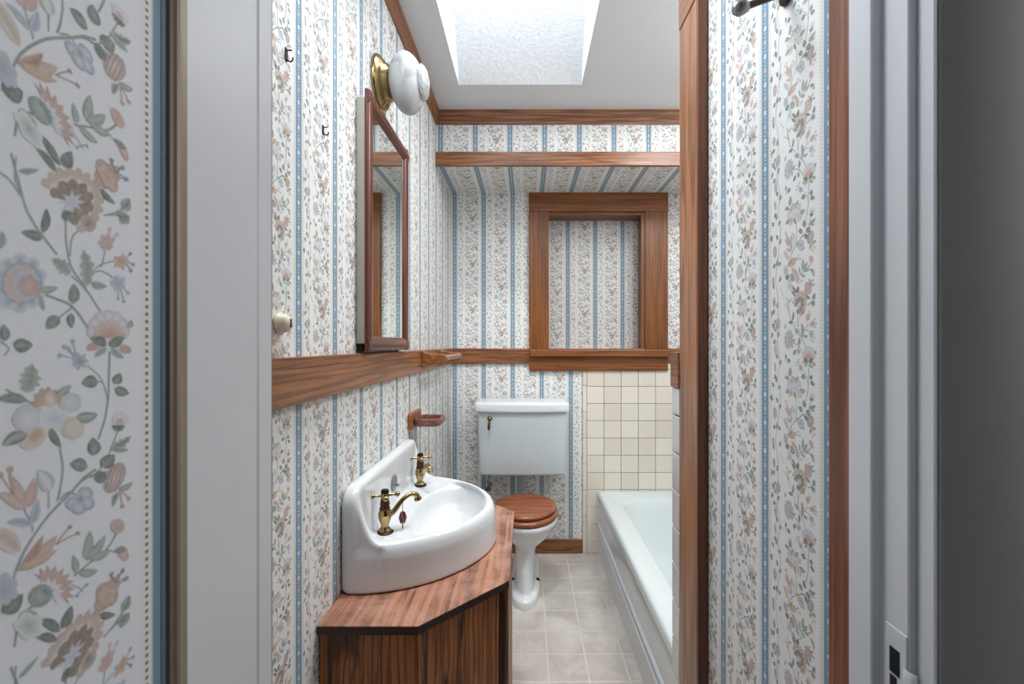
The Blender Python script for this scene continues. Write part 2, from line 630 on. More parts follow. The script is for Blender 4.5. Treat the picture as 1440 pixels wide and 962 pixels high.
def C(r, g, b):
    l = (0.3 * r + 0.59 * g + 0.11 * b)
    r, g, b = [(0.68 * c + 0.32 * l) * 0.95 for c in (r, g, b)]
    return s2l((r / 255, g / 255, b / 255))


def make_motif(q, thick=1.0):
    m = Motif(q, thick)
    GD, GM, GL = C(98, 124, 104), C(128, 152, 134), C(168, 184, 170)
    GX = C(74, 100, 80)
    ST = C(132, 148, 138)
    TAN, TANL, BR = C(206, 172, 150), C(228, 208, 190), C(142, 116, 90)
    COR, CORL = C(210, 152, 134), C(228, 188, 172)
    ORA, ORL = C(206, 150, 106), C(222, 182, 146)
    BL, BLL, BLD = C(150, 170, 198), C(192, 204, 220), C(112, 136, 166)
    LAV, LAVL, LAVD = C(196, 198, 216), C(220, 222, 232), C(150, 140, 156)
    WH, PNK, MAU = C(232, 232, 236), C(222, 176, 168), C(178, 150, 150)
    # --- stems first
    for P, wd in [
        ([(92, 308), (93, 340), (100, 375), (118, 402), (142, 440)], 2.6),
        ([(112, 322), (101, 335), (98, 360)], 2.4),
        ([(120, 404), (124, 392), (138, 381), (152, 386), (158, 391)], 2.2),
        ([(128, 384), (142, 372), (160, 367)], 1.9), ([(142, 376), (146, 360), (147, 350)], 1.7),
        ([(145, 302), (165, 302), (172, 292)], 1.7), ([(163, 302), (170, 306)], 1.7),
        ([(132, 264), (142, 257)], 1.8),
        ([(15, 215), (28, 262), (36, 292), (50, 318), (62, 335), (80, 358)], 3.0),
        ([(-12, 238), (10, 250), (30, 276)], 2.6), ([(22, 220), (21, 250), (28, 270)], 2.4),
        ([(54, 412), (78, 420), (102, 432), (124, 462)], 3.4), ([(102, 432), (90, 441), (80, 450)], 2.4),
        ([(154, 494), (153, 530), (152, 560), (147, 590), (138, 618)], 2.8),
        ([(122, 514), (140, 530), (148, 548), (151, 562)], 1.8), ([(134, 537), (144, 538), (149, 552)], 2.0),
        ([(166, 604), (160, 620), (152, 640), (140, 660), (127, 672)], 1.8),
        ([(84, 630), (88, 660), (84, 690), (80, 705)], 2.8),
        ([(135, 660), (118, 672), (102, 690), (80, 712), (60, 735), (36, 772), (22, 803), (16, 830), (22, 860)], 3.4),
        ([(160, 662), (130, 668), (105, 684)], 2.2), ([(68, 690), (68, 715)], 2.2),
        ([(112, 702), (98, 692), (84, 702)], 2.6), ([(33, 715), (44, 738), (46, 748)], 2.4),
        ([(58, 850), (42, 855), (26, 878), (20, 910)], 3.2),
        ([(164, 750), (150, 772), (128, 790), (104, 810)], 2.4), ([(174, 776), (160, 776), (148, 772)], 2.0),
        ([(100, 822), (110, 826), (116, 832)], 1.6), ([(140, 858), (136, 868), (132, 876)], 2.0),
        ([(178, 850), (165, 872), (146, 896)], 1.8),
        ([(8, 548), (30, 560), (46, 568)], 3.0), ([(0, 480), (12, 490), (6, 500)], 2.4),
        ([(124, 412), (112, 398), (100, 388)], 2.4),
    ]:
        m.stem(P, wd, ST)
    # --- brown ruffled flower
    m.petals(98, 282, 50, 13, 0.14, -40, 190, TANL, TAN, 0.95, rot=-38)
    m.petals(98, 284, 37, 9, 0.12, -38, 188, TANL, TANL, 0.95, rot=-38)
    m.petals(100, 284, 34, 8, 0.18, -60, 205, BR, BR, 0.95, rot=-38)
    m.ell(124, 314, 13, 11, -60, BR, TAN)
    m.petals(101, 284, 20, 8, 0.55, 0, 360, LAVL, LAV, 0.85, jag=True)
    m.ell(101, 284, 6, 5, 0, BLL, BLL)
    m.ell(93, 303, 7, 8, 0, GX, GD)
    # --- orange bell with blue stamens
    m.stamens(156, 250, [(157, 226), (172, 236), (177, 252)], BLD)
    m.petals(150, 248, 17, 6, 0.2, 0, 360, ORL, COR, 1.3, rot=-55)
    m.leaf(142, 266, 26, 8, -50, GX)
    m.leaf(171, 290, 15, 12, 40, GL, GD)
    m.leaf(168, 303, 18, 13, -40, GL, GD)
    m.leaf(60, 328, 36, 13, 82, GX, GD)
    m.leaf(59, 337, 32, 14, 160, GX, GD)
    m.leaf(25, 240, 30, 10, 3, GL, GM)
    m.leaf(98, 386, 34, 18, 138, GL, GM, lobes=1)
    m.leaf(122, 402, 52, 20, 96, GL, GM, lobes=1)
    m.stamens(152, 345, [(154, 322), (164, 330)], PNK)
    m.petals(150, 342, 13, 4, 0.35, 0, 200, COR, PNK, 1.1, jag=False)
    m.ell(150, 345, 9, 8, 0, COR, PNK)
    m.stamens(174, 368, [(183, 357), (187, 372), (184, 381)], BLD, 2.6)
    m.petals(170, 368, 13, 5, 0.4, 0, 360, ORA, ORL, 1.0, jag=True)
    m.stamens(168, 402, [(166, 420), (180, 412), (174, 424)], BL, 2.6)
    m.petals(166, 398, 12, 5, 0.35, 0, 360, BL, BLL, 1.0)
    m.leaf(127, 398, 24, 12, -12, GL, GM)
    m.leaf(102, 428, 30, 16, 88, GD, GM)
    m.leaf(100, 440, 22, 12, -88, GX, GM)
    m.leaf(84, 446, 26, 18, -140, GD, GM)
    # --- blue and coral layered flower
    for a in range(-90, 271, 36):
        x0, y0 = 28 + 28 * math.cos(math.radians(a)), 398 + 32 * math.sin(math.radians(a))
        m.ell(x0, y0, 12, 11, 0, BL, LAVL)
    m.ell(30, 398, 30, 31, 0, BLL, BL)
    m.petals(30, 399, 26, 12, 0.12, 0, 360, COR, CORL, 1.05)
    m.petals(36, 400, 20, 8, 0.12, 0, 360, BL, BLL, 1.05)
    m.petals(40, 402, 15, 7, 0.12, 0, 360, PNK, COR, 1.0)
    m.leaf(54, 408, 28, 11, 8, GM, GL)
    m.leaf(56, 414, 24, 9, -75, GL, GM)
    m.leaf(-2, 350, 26, 15, 80, GL, GM, lobes=1)
    # --- peony
    for a in range(0, 181, 30):
        m.ell(152 + 22 * math.cos(math.radians(a)), 466 - 22 * math.sin(math.radians(a)), 9, 9, 0, WH, LAV)
    m.petals(152, 476, 26, 11, 0.12, -5, 185, COR, CORL, 0.95)
    m.petals(153, 476, 16, 6, 0.1, 0, 180, COR, C(222, 150, 124), 0.95)
    m.ell(131, 487, 10, 6, 20, ORA, COR)
    m.ell(176, 491, 9, 6, -20, ORA, COR)
    m.leaf(150, 486, 26, 14, 155, GX, GD)
    m.leaf(152, 486, 26, 14, 30, GX, GD)
    m.leaf(150, 489, 22, 10, -140, GL, GM)
    m.leaf(156, 489, 24, 10, -40, GL, GM)
    m.leaf(180, 462, 14, 8, 70, GD, GL)
    # --- blue cornflower
    m.stamens(108, 506, [(90, 488), (102, 480), (84, 500), (96, 490)], BL, 3.5)
    m.petals(112, 508, 14, 7, 0.4, 0, 360, BLD, BLL, 1.0, jag=True)
    m.leaf(138, 537, 24, 18, 185, GX, GM)
    m.leaf(160, 540, 18, 14, 60, GX, GM)
    m.leaf(161, 546, 22, 14, -20, GX, GM)
    # --- bud on oak leaf stem
    m.ell(169, 590, 12, 11, 0, WH, LAVL)
    m.ell(168, 594, 6, 6, 0, PNK, PNK)
    m.petals(166, 598, 10, 5, 0.3, 180, 360, GX, GD, 1.0)
    m.leaf(154, 632, 36, 13, 32, GL, GD, lobes=1)
    m.leaf(155, 630, 26, 9, -5, GL, GM)
    for (x, y, a) in ((131, 641, 92), (123, 657, 170), (141, 656, 40)):
        m.leaf(x, y, 26, 19, a, GX, GM)
    # --- striped pod with leaves
    m.ell(161, 672, 13, 24, -28, TANL, MAU)
    for s in (-12, -4, 4, 12):
        m.stem([(155 + s * 0.5, 690 + s * 0.2), (160 + s * 0.6, 672 + s * 0.3), (166 + s * 0.5, 655 + s * 0.2)], 1.6, C(176, 120, 100))
    m.ell(141, 671, 9, 9, 0, GX, GD)
    m.leaf(166, 690, 24, 9, 30, GM, GL)
    m.leaf(166, 692, 22, 8, -110, GL, GD)
    m.stamens(168, 690, [(181, 701), (172, 712)], COR)
    # --- iris flower
    m.petals(40, 590, 24, 5, 0.12, 0, 360, WH, LAV, 0.95)
    m.petals(98, 566, 17, 5, 0.15, 0, 360, LAVL, BLL, 0.9)
    m.petals(66, 570, 22, 6, 0.2, 10, 190, ORL, ORA, 1.2)
    m.ell(70, 562, 8, 12, 10, WH, ORL)
    m.petals(76, 590, 24, 6, 0.2, 0, 360, BLL, WH, 0.8)
    m.ell(46, 616, 21, 15, 35, ORL, TANL)
    m.ell(50, 612, 13, 8, 40, ORA, ORL)
    m.ell(102, 602, 17, 17, 0, ORA, TANL)
    m.ell(104, 602, 12, 12, 0, TANL, TANL)
    m.leaf(70, 602, 32, 12, -60, GX, GD)
    m.leaf(38, 610, 40, 18, 205, GX, GL)
    m.leaf(106, 588, 32, 16, 10, GD, GL)
    m.leaf(80, 555, 24, 12, 35, GM, GL)
    m.leaf(36, 552, 42, 28, 78, GL, GM, lobes=1)
    m.leaf(38, 563, 44, 15, 178, GD, GM)
    m.leaf(18, 484, 28, 20, -2, GX, GM)
    m.leaf(6, 480, 24, 15, 95, GX, GM)
    # --- coral lily with blue leaves
    m.leaf(34, 716, 46, 17, 72, COR, PNK)
    m.leaf(32, 716, 54, 16, 112, COR, PNK)
    m.leaf(33, 717, 46, 16, 148, COR, CORL)
    m.stamens(20, 700, [(14, 660), (0, 668)], ORA, 5)
    m.leaf(44, 738, 36, 13, 174, BLL, BL)
    m.leaf(43, 738, 38, 13, 75, BLL, BL)
    m.leaf(70, 692, 36, 24, 118, GL, WH)
    # --- blue pansy
    for (dx, dy) in ((-10, 6), (8, -8), (10, 6), (-2, 12)):
        m.ell(112 + dx, 702 + dy, 11, 10, 0, LAVL, BL)
    m.ell(112, 702, 9, 9, 0, GM, BLL)
    # --- orange flame flower
    m.leaf(24, 803, 76, 20, 42, ORA, ORL)
    m.leaf(26, 802, 60, 13, 55, ORA, C(180, 124, 80))
    m.leaf(30, 797, 56, 12, 26, ORA, ORL)
    m.stamens(78, 766, [(98, 741), (109, 750)], C(176, 120, 100))
    m.leaf(28, 776, 56, 30, 145, TANL, TAN)
    # --- pink buds and leaves
    m.ell(165, 740, 10, 11, 0, COR, PNK)
    m.ell(173, 778, 7, 11, 20, CORL, COR)
    m.leaf(160, 775, 18, 9, 15, GD, GM)
    for (x, y, L, W, a) in ((118, 785, 40, 13, 78), (120, 788, 46, 12, 52), (124, 786, 34, 12, 22), (106, 806, 26, 10, 98), (110, 806, 28, 12, 8)):
        m.leaf(x, y, L, W, a, GM, GL)
    # --- pink carnation with green calyx
    m.petals(72, 828, 34, 9, 0.3, -40, 140, PNK, COR, 1.0, jag=True)
    m.petals(68, 834, 22, 7, 0.35, -50, 150, BLL, WH, 1.0, jag=True)
    m.ell(56, 838, 18, 15, 40, GL, GM)
    m.petals(62, 834, 14, 6, 0.4, -50, 150, BLD, GM, 1.0, jag=True)
    m.stamens(114, 830, [(122, 822), (108, 838)], BL, 2.5)
    # --- orange rosebud with blue stamens
    m.stamens(162, 820, [(156, 808), (172, 803), (178, 813)], BLD, 2.8)
    m.ell(150, 836, 16, 18, 0, ORA, COR)
    m.petals(150, 838, 13, 5, 0.3, 0, 360, COR, ORL, 1.1)
    m.leaf(140, 864, 22, 10, 0, GX, GD)
    m.leaf(171, 860, 26, 12, 65, GL, GD)
    m.leaf(165, 876, 22, 15, 40, GL, GD)
    # leaves and pinecone seed head
    m.leaf(86, 884, 36, 14, 66, GX, GD)
    m.leaf(84, 888, 34, 16, 150, GX, GD)
    m.leaf(80, 900, 30, 14, 172, GX, GD)
    m.ell(40, 868, 14, 11, 0, GM, GL)
    m.leaf(2, 862, 40, 22, 42, GX, GD)
    m.petals(4, 828, 22, 7, 0.2, 0, 360, BL, LAV, 1.1)
    m.petals(40, 880, 22, 5, 0.2, 0, 360, GL, WH, 0.9)
    # --- second vine on the left edge of the strip (hidden from the door's edge but printed all the same)
    Z = -20
    m.stem([(Z - 60, 300), (Z - 70, 400), (Z - 40, 480), (Z - 60, 560), (Z - 30, 640)], 3.0, ST)
    m.stem([(Z - 30, 640), (Z - 60, 760), (Z - 90, 860), (Z - 60, 960), (Z - 70, 1100)], 3.0, ST)
    m.stem([(Z - 70, 400), (Z - 110, 440)], 2.4, ST)
    m.stem([(Z - 40, 900), (Z + 10, 940)], 2.4, ST)
    m.ell(Z - 90, 440, 16, 26, 10, MAU, LAV)
    m.ell(Z - 96, 330, 20, 28, 0, BLD, GM)
    m.ell(Z - 94, 330, 11, 17, 0, LAVL, BLL)
    m.petals(Z - 100, 730, 24, 7, 0.25, 0, 360, CORL, MAU, 1.2)
    m.petals(Z - 110, 960, 22, 6, 0.35, 0, 360, ORA, TAN, 1.2, jag=True)
    m.petals(Z - 120, 860, 16, 5, 0.3, 0, 360, ORL, ORA, 1.2)
    m.ell(Z - 96, 520, 12, 24, 14, MAU, PNK)
    m.petals(Z - 60, 1060, 24, 7, 0.25, 0, 360, PNK, COR, 1.1)
    for i, (x, y, a) in enumerate([(-70, 380, 40), (-90, 400, 200), (-60, 480, 150), (-50, 500, 20), (-80, 560, 200), (-80, 590, 100), (-60, 610, 10),
                                   (-110, 610, 150), (-60, 680, 140), (-52, 700, 30), (-90, 790, 200), (-80, 800, 70), (-60, 790, 0), (-110, 900, 120),
                                   (-100, 1000, 200), (-80, 990, 60), (-110, 1080, 140), (-120, 1100, 230), (-50, 870, 40), (-130, 660, 190), (-140, 680, 80)]):
        m.leaf(Z + x, y, 34, 20, a, GX if i % 3 else GM, GM)
    m.petals(Z - 140, 1010, 15, 5, 0.3, 0, 360, COR, PNK, 1.2)
    V = np.array(m.V, dtype=np.float32)
    return V, np.array(m.C, dtype=np.float32), np.array(m.F, dtype=np.int32), np.array(m.L, dtype=np.float32)


MOT = {'hi': make_motif(1.0), 'mid': make_motif(0.55, 1.3), 'lo': make_motif(0.35, 1.8)}


def papered(name, origin, U, V, rects, u_strip, z_flower, lod='mid', parent=None, holes=(), paper=None, half=True, back=0.03):
    """A slab of wall faced with the printed paper. origin + u*U + v*V; rects = (u0,u1,v0,v1) pieces;
    a ribbon is centred on u_strip; a brown flower sits at v = z_flower in the column right of it."""
    origin, U, V = Vector(origin), Vector(U), Vector(V)
    N = U.cross(V).normalized()
    verts, loops, uvs = [], [], []
    for (u0, u1, v0, v1) in rects:
        b = len(verts)
        for h in (0.0, -back):
            for (a, c) in ((u0, v0), (u1, v0), (u1, v1), (u0, v1)):
                verts.append(tuple(origin + U * a + V * c + N * h))
                uvs.append((a - u_strip, c - z_flower))
        for f in ((0, 1, 2, 3), (7, 6, 5, 4), (0, 4, 5, 1), (1, 5, 6, 2), (2, 6, 7, 3), (3, 7, 4, 0)):
            loops.append([b + i for i in f])
    nb = len(verts)
    MV, MC, MF, ML = MOT[lod]
    vv, cc, ff = [], [], []
    off = nb
    cen = MV[MF].mean(axis=1)
    for (u0, u1, v0, v1) in rects:
        k0 = math.floor((u0 - u_strip) / PITCH)
        k1 = math.floor((u1 - u_strip) / PITCH)
        for k in range(k0, k1 + 1):
            uc = u_strip + (k + 0.5) * PITCH
            za = z_flower + (REP / 2 if (half and k % 2) else 0.0)
            j0 = math.floor((v0 - za) / REP) - 1
            j1 = math.ceil((v1 - za) / REP) + 1
            for j in range(j0, j1 + 1):
                zc = za + j * REP
                cu, cv = cen[:, 0] + uc, cen[:, 1] + zc
                keep = (cu > u0) & (cu < u1) & (cv > v0) & (cv < v1)
                for (a, b2, c, d) in holes:
                    keep &= ~((cu > a) & (cu < b2) & (cv > c) & (cv < d))
                if not keep.any():
                    continue
                F = MF[keep]
                used = np.unique(F)
                remap = np.zeros(len(MV), dtype=np.int32)
                remap[used] = np.arange(len(used))
                uu = np.clip(MV[used, 0] + uc, u0, u1)
                v2 = np.clip(MV[used, 1] + zc, v0, v1)
                h = 0.00008 + ML[used] * 1.0e-6
                P = (np.array(origin)[None, :] + uu[:, None] * np.array(U)[None, :] + v2[:, None] * np.array(V)[None, :] + h[:, None] * np.array(N)[None, :])
                vv.append(P)
                cc.append(MC[used])
                ff.append(remap[F] + off)
                off += len(used)
    allv = np.concatenate([np.array(verts)] + vv) if vv else np.array(verts)
    tri = np.concatenate(ff) if ff else np.zeros((0, 3), int)
    # orient the print to face the same way as the paper
    if len(tri):
        a, b2, c = allv[tri[:, 0]], allv[tri[:, 1]], allv[tri[:, 2]]
        s = np.einsum('ij,j->i', np.cross(b2 - a, c - a), np.array(N))
        tri[s < 0] = tri[s < 0][:, ::-1]
    me = bpy.data.meshes.new(name)
    nq = len(loops)
    me.vertices.add(len(allv))
    me.vertices.foreach_set('co', allv.astype(np.float32).ravel())
    nl = nq * 4 + len(tri) * 3
    me.loops.add(nl)
    lv = np.concatenate([np.array(loops, dtype=np.int32).ravel(), tri.astype(np.int32).ravel()])
    me.loops.foreach_set('vertex_index', lv)
    me.polygons.add(nq + len(tri))
    starts = np.concatenate([np.arange(nq) * 4, nq * 4 + np.arange(len(tri)) * 3]).astype(np.int32)
    me.polygons.foreach_set('loop_start', starts)
    mi = np.concatenate([np.zeros(nq), np.ones(len(tri))]).astype(np.int32)
    me.update(calc_edges=True)
    me.polygons.foreach_set('material_index', mi)
    me.polygons.foreach_set('use_smooth', np.zeros(nq + len(tri), dtype=bool))
    uvl = me.uv_layers.new(name='UVMap')
    uva = np.zeros((nl, 2), dtype=np.float32)
    uva[:nq * 4] = np.array(uvs, dtype=np.float32)[lv[:nq * 4]]
    uvl.data.foreach_set('uv', uva.ravel())
    ca = me.color_attributes.new('ink', 'FLOAT_COLOR', 'POINT')
    ca_a = np.ones((len(allv), 4), dtype=np.float32)
    if vv:
        ca_a[nb:, :3] = np.concatenate(cc)
    ca.data.foreach_set('color', ca_a.ravel())
    me.validate()
    return link_mesh(name, me, [paper or PAPER, PRINT], parent)

# ================================================================== STRUCTURE
# ---- floor: vinyl tiles laid on a pale joint bed
fl = struct(MB().box(XL - 0.03, XT + 0.1, YD - 0.13, YB + 0.05, -0.05, -0.0012).build('floor', vinyl_joint), 'pale beige vinyl tile bathroom floor')
TP = 0.157
tx0, ty0 = 0.085, 2.089
_tile = None
for i in range(-4, 3):
    for j in range(-10, 6):
        x0, x1 = tx0 + i * TP, tx0 + (i + 1) * TP
        y0, y1 = ty0 + j * TP, ty0 + (j + 1) * TP
        x0c, x1c, y0c, y1c = max(x0 + .0042, XL), min(x1 - .0042, 0.452), max(y0 + .0042, YD - 0.1), min(y1 - .0042, YB - .004)
        if x1c - x0c < 0.01 or y1c - y0c < 0.01:
            continue
        o = MB().box(x0c, x1c, y0c, y1c, -0.004, 0.0, 0.0008, 1).build('floor_tile', vinyl, fl)
hf = struct(MB().box(-1.6, 1.6, -1.9, YD - 0.13, -0.05, -0.002).build('floor_hall', plain('hall_carpet', rgb(150, 146, 140), 0.95, bump=0.6, scale=60)), 'plain hall floor outside the bathroom door')

# ---- ceiling with the skylight opening
SX0, SX1, SY0, SY1 = -0.319, 0.2557, 1.22, 2.152
m = MB()
for (a, b, c, d) in ((XL - .03, SX0 - .003, YD - .13, YU + .05), (SX1 + .003, XT + .1, YD - .13, YU + .05), (SX0 - .003, SX1 + .003, YD - .13, SY0 - .003), (SX0 - .003, SX1 + .003, SY1, YU + .05)):
    m.box(a, b, c, d, ZC, ZC + 0.04)
struct(m.build('ceiling', ceil_paint), 'smooth pale grey bathroom ceiling around the skylight')
struct(MB().box(-1.6, 1.6, -1.9, YD - 0.13, 2.5, 2.54).build('ceiling_hall', hall_paint), 'plain hall ceiling')
# shaft walls
ZT = 3.40
yb2 = SY1 - (ZT - ZC) * 0.655
m = MB()
m.prism([(SY0, ZC + .0005), (SY1, ZC + .0005), (yb2, ZT), (SY0, ZT)], 0, SX0 - 0.03, SX0)
m.prism([(SY0, ZC + .0005), (SY1, ZC + .0005), (yb2, ZT), (SY0, ZT)], 0, SX1, SX1 + 0.03)
side_shaft = m
m = MB()
m.prism([(SY1, ZC), (SY1 + .03, ZC + .03), (yb2 + .03, ZT), (yb2, ZT)], 0, SX0 + .0005, SX1 - .0005)
m.box(SX0 + .0005, SX1 - .0005, SY0 - .03, SY0, ZC, ZT)
struct(m.build('wall_skylight', stucco), 'stippled plaster shaft of the skylight with a sloping end')
struct(side_shaft.build('wall_skylight_side', ceil_paint), 'smooth bright side faces of the skylight shaft')
sk = struct(MB().box(SX0 - .06, SX1 + .06, SY0 - .06, SY0 - .0, ZT, ZT + .05).box(SX0 - .06, SX1 + .06, yb2, yb2 + .06, ZT, ZT + .05)
            .box(SX0 - .06, SX0, SY0, yb2, ZT, ZT + .05).box(SX1, SX1 + .06, SY0, yb2, ZT, ZT + .05).build('window_1', paint_white), 'roof skylight over the bathroom')
MB().box(SX0, SX1, SY0, yb2, ZT + .02, ZT + .028).build('skylight_pane', acrylic, sk)

# ---- papered walls
struct(papered('wall_left', (XL, 0, 0), (0, 1, 0), (0, 0, 1), [(YD - .01, YB + .02, 0, ZC)], 0.957, 1.371, 'mid'), 'left bathroom wall in blue striped floral wallpaper')
struct(papered('wall_right', (XR, 0, 0), (0, -1, 0), (0, 0, 1), [(-1.12, -0.64, 0, ZC)], -1.032, 1.504, 'hi'), 'short right wall beside the door in blue striped floral wallpaper')
# back wall around the niche and the tile field
NX0, NX1, NZ0, NZ1 = 0.133, 0.737, 1.262, 2.115
TZ = 1.178
TXL = 0.345
struct(papered('wall_back', (0, YB, 0), (1, 0, 0), (0, 0, 1),
               [(XL, NX0, 0, ZS + .005), (NX1, XT + .02, TZ, ZS + .005), (NX0, NX1, NZ1, ZS + .005), (NX0, NX1, 0, NZ0), (NX1, XT + .02, 0, TZ)],
               -0.45, 1.791, 'lo', holes=[(TXL, 9, 0, TZ)]), 'back wall behind the toilet in blue striped floral wallpaper')
struct(papered('wall_back_upper', (0, YU, 0), (1, 0, 0), (0, 0, 1), [(XL, XT + .02, ZS, ZC)], -0.45, 2.357 - REP / 2, 'lo', back=0.02), 'upper strip of papered back wall below the crown')
struct(papered('ceiling_alcove', (0, 0, ZS), (1, 0, 0), (0, -1, 0), [(XL, XT + .02, -YB, -YU + .002)], -0.45, -2.6, 'lo', back=0.02), 'papered soffit over the toilet and tub')
# niche lining: papered panel at the back, oak returns belong to the window casing
struct(papered('wall_niche', (0, 3.045, 0), (1, 0, 0), (0, 0, 1), [(NX0 - .01, NX1 + .01, NZ0 - .01, NZ1 + .01)], 0.0895 - PITCH * 0, 1.777 - REP / 2, 'lo', back=0.02), 'papered panel closing the former window')

# tub alcove side wall and partition carrying the oak end post
struct(MB().box(XT, XT + .05, 1.12, YB + .02, 0, ZC).build('wall_right_alcove', white_tile), 'far right tiled wall of the tub alcove')
struct(MB().box(XR + 0.002, XT + .05, 1.123, 1.248, 0, ZC).build('wall_partition', ceil_paint), 'partition between the entry and the tub')

# ---- back wall tile field
TPI = 0.1068
X00 = 0.371
bed = struct(MB().box(TXL, XT, YB - 0.006, YB, 0.0, TZ - .001).build('wall_back_tile', grout), 'cream square tile field above the tub on the back wall')
g = 0.0014
tile_cache = {}
def put_tile(parent, x0, x1, z0, z1, y, mat=cream_tile, name='wall_tile'):
    cx, cz = (x0 + x1) / 2, (z0 + z1) / 2
    key = (round(x1 - x0, 4), round(z1 - z0, 4), mat.name)
    if key not in tile_cache:
        hx, hz = (x1 - x0) / 2 - g, (z1 - z0) / 2 - g
        tile_cache[key] = MB().box(-hx, hx, -0.004, 0.004, -hz, hz, 0.0016, 1).build(name, mat, None)
        o = tile_cache[key]
    else:
        o = tile_cache[key].copy()
        COL.objects.link(o)
    o.name = name
    o.parent = parent
    o.location = (cx, y, cz)
    return o
zr = [TZ, 1.142]
z = 1.142
rows = []
zj = 1.0352
for r in range(-1, 10):
    top = zj - r * TPI
    rows.append((max(top - TPI, 0.0), min(top, TZ - .036)))
rows.insert(0, (TZ - .036, TZ))
for (z0, z1) in rows:
    for c in range(0, 8):
        x0 = X00 + c * TPI
        x1 = min(x0 + TPI, XT)
        if c > 0 and z1 < 0.36:
            continue
        if z1 - z0 > 0.01:
            put_tile(bed, x0, x1, z0, z1, YB - 0.0075)
zz = 0.0
zb = 0.066
while zz < TZ - 0.02:
    z1 = min(zb, TZ)
    put_tile(bed, TXL, X00, zz, z1, YB - 0.0075, name='border_tile')
    zz = z1
    zb = z1 + 0.1626

# tiles on the end of the partition by the post
pt = struct(MB().box(0.4205, 0.56, 1.2485, 1.312, 0.0, TZ).build('wall_partition_tile', grout_grey), 'white tiled return beside the oak post')
zz = 0.0
zb = 0.055
k = 0
while zz < TZ - 0.01:
    z1 = min(zb, TZ)
    if z1 - zz > 0.006:
        MB().box(0.413, 0.4225, 1.2515, 1.3125, zz + .0018, z1 - .0018, 0.003, 2).build('return_tile', white_tile, pt)
    zz, zb = z1, z1 + 0.1045

# ---- oak trim
def crown(name, a, b, axis):
    prof = [(0, 0), (0.006, 0), (0.009, .012), (0.010, .022), (0.014, .030), (0.016, .044), (0.020, .056), (0.022, .070), (0, .070)]
    m = MB()
    if axis == 'y':
        m.prism([(XL + p, ZC - .070 + q) for p, q in prof], 1, a, b)
        return m.build(name, oak_y)
    m.prism([(YU - p, ZC - .070 + q) for p, q in prof], 0, a, b)
    return m.build(name, oak_x)
struct(crown('trim_1', YD, YU, 'y'), 'dark oak crown moulding along the left wall')
struct(crown('trim_2', XL, XT, 'x'), 'dark oak crown moulding over the back wall')
struct(MB().box(XL, XT, YU - .018, YU + .004, 2.222, 2.294, 0.003).build('trim_3', oak_x), 'oak board along the edge of the papered soffit')
struct(MB().box(XL - .004, XL + .019, YD, YB, 1.178, 1.272, 0.003).build('trim_4', oak_y), 'oak chair rail along the left wall')
struct(MB().box(XL + .019, XT, YB - .018, YB + .004, 1.178, 1.271, 0.003).build('trim_5', oak_x), 'oak chair rail across the back wall')
struct(MB().box(0.409, 0.56, 1.2485, 1.316, 1.178, 1.276, 0.003).build('trim_6', oak_y), 'short oak rail end above the white tiled return')
struct(MB().box(XL + .002, TXL - .002, YB - .016, YB, 0.0, 0.086, 0.003).build('baseboard_back', oak_x), 'oak baseboard below the back wallpaper')
# end post of the partition
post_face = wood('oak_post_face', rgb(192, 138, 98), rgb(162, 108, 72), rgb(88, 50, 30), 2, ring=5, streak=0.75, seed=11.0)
post_front_shaded = wood('oak_post_front_shaded', rgb(120, 70, 42), rgb(92, 52, 30), rgb(48, 26, 16), 2, ring=3, streak=0.4, seed=12.0)  # darker than the side face: the front's shade is put into the colour
pz = 2.144
post = struct(MB().box(0.413, 0.4435, 1.1215, 1.2485, 0, pz, 0.002).build('trim_7', post_face), 'tall oak end post of the partition')
MB().box(0.4135, 0.437, 1.1135, 1.1225, 0, pz + .02, 0.0015).build('front_board', post_front_shaded, post)
MB().box(0.411, 0.4435, 1.118, 1.2485, pz + .0015, ZC, 0.002).build('cap_board', oak_y, post)
# oak board on the right wall next to the white jamb
struct(MB().box(0.428, 0.50, 0.552, 0.655, 0, 2.2, 0.002).build('trim_8', wood('oak_board_right', rgb(166, 108, 78), rgb(138, 84, 58), rgb(70, 38, 28), 2, ring=4, streak=0.8, seed=15.0)), 'oak board between the papered right wall and the white door jamb')
struct(MB().box(-0.38, -0.3135, 0.552, 0.568, 0, 2.12, 0.001).build('trim_9', oak_z), 'oak casing edge behind the left door jamb')

# ---- door wall, jambs and casings
m = MB()
m.box(-1.6, -0.317, 0.422, YD - .001, 0, ZC)
m.box(0.411, 1.6, 0.470, YD - .001, 0, ZC)
m.box(-0.317, 0.411, 0.422, YD - .001, 2.1, ZC)
struct(m.build('wall_front', ceil_paint), 'wall that holds the bathroom door frame')
struct(MB().box(0.44, XT, YD, 1.123, 0, ZC).build('wall_entry', hall_paint), 'solid wall behind the papered right wall') if False else None
struct(MB().box(-1.6, -1.55, -1.9, .43, 0, 2.5).build('wall_hall_left', hall_paint), 'hall wall on the left')
struct(MB().box(1.55, 1.6, -1.9, .47, 0, 2.5).build('wall_hall_right', hall_paint), 'hall wall on the right')
struct(MB().box(-1.6, 1.6, -1.95, -1.9, 0, 2.5).build('wall_hall_back', hall_paint), 'hall wall behind the viewer')
struct(MB().box(-0.345, 0.44, 0.40, YD, 2.06, 2.1, 0.002).build('trim_10', jamb_paint), 'white head of the door frame')

# left jamb: rabbet board and stop with an eased edge
left = struct(MB().prism([(-0.345, 0.392), (-0.305, 0.392), (-0.305, 0.5205), (-0.3035, 0.5225), (-0.3035, 0.5475), (-0.3055, 0.55), (-0.345, 0.55)], 2, 0, 2.08).build('trim_11', jamb_paint), 'white painted left jamb of the bathroom door frame')
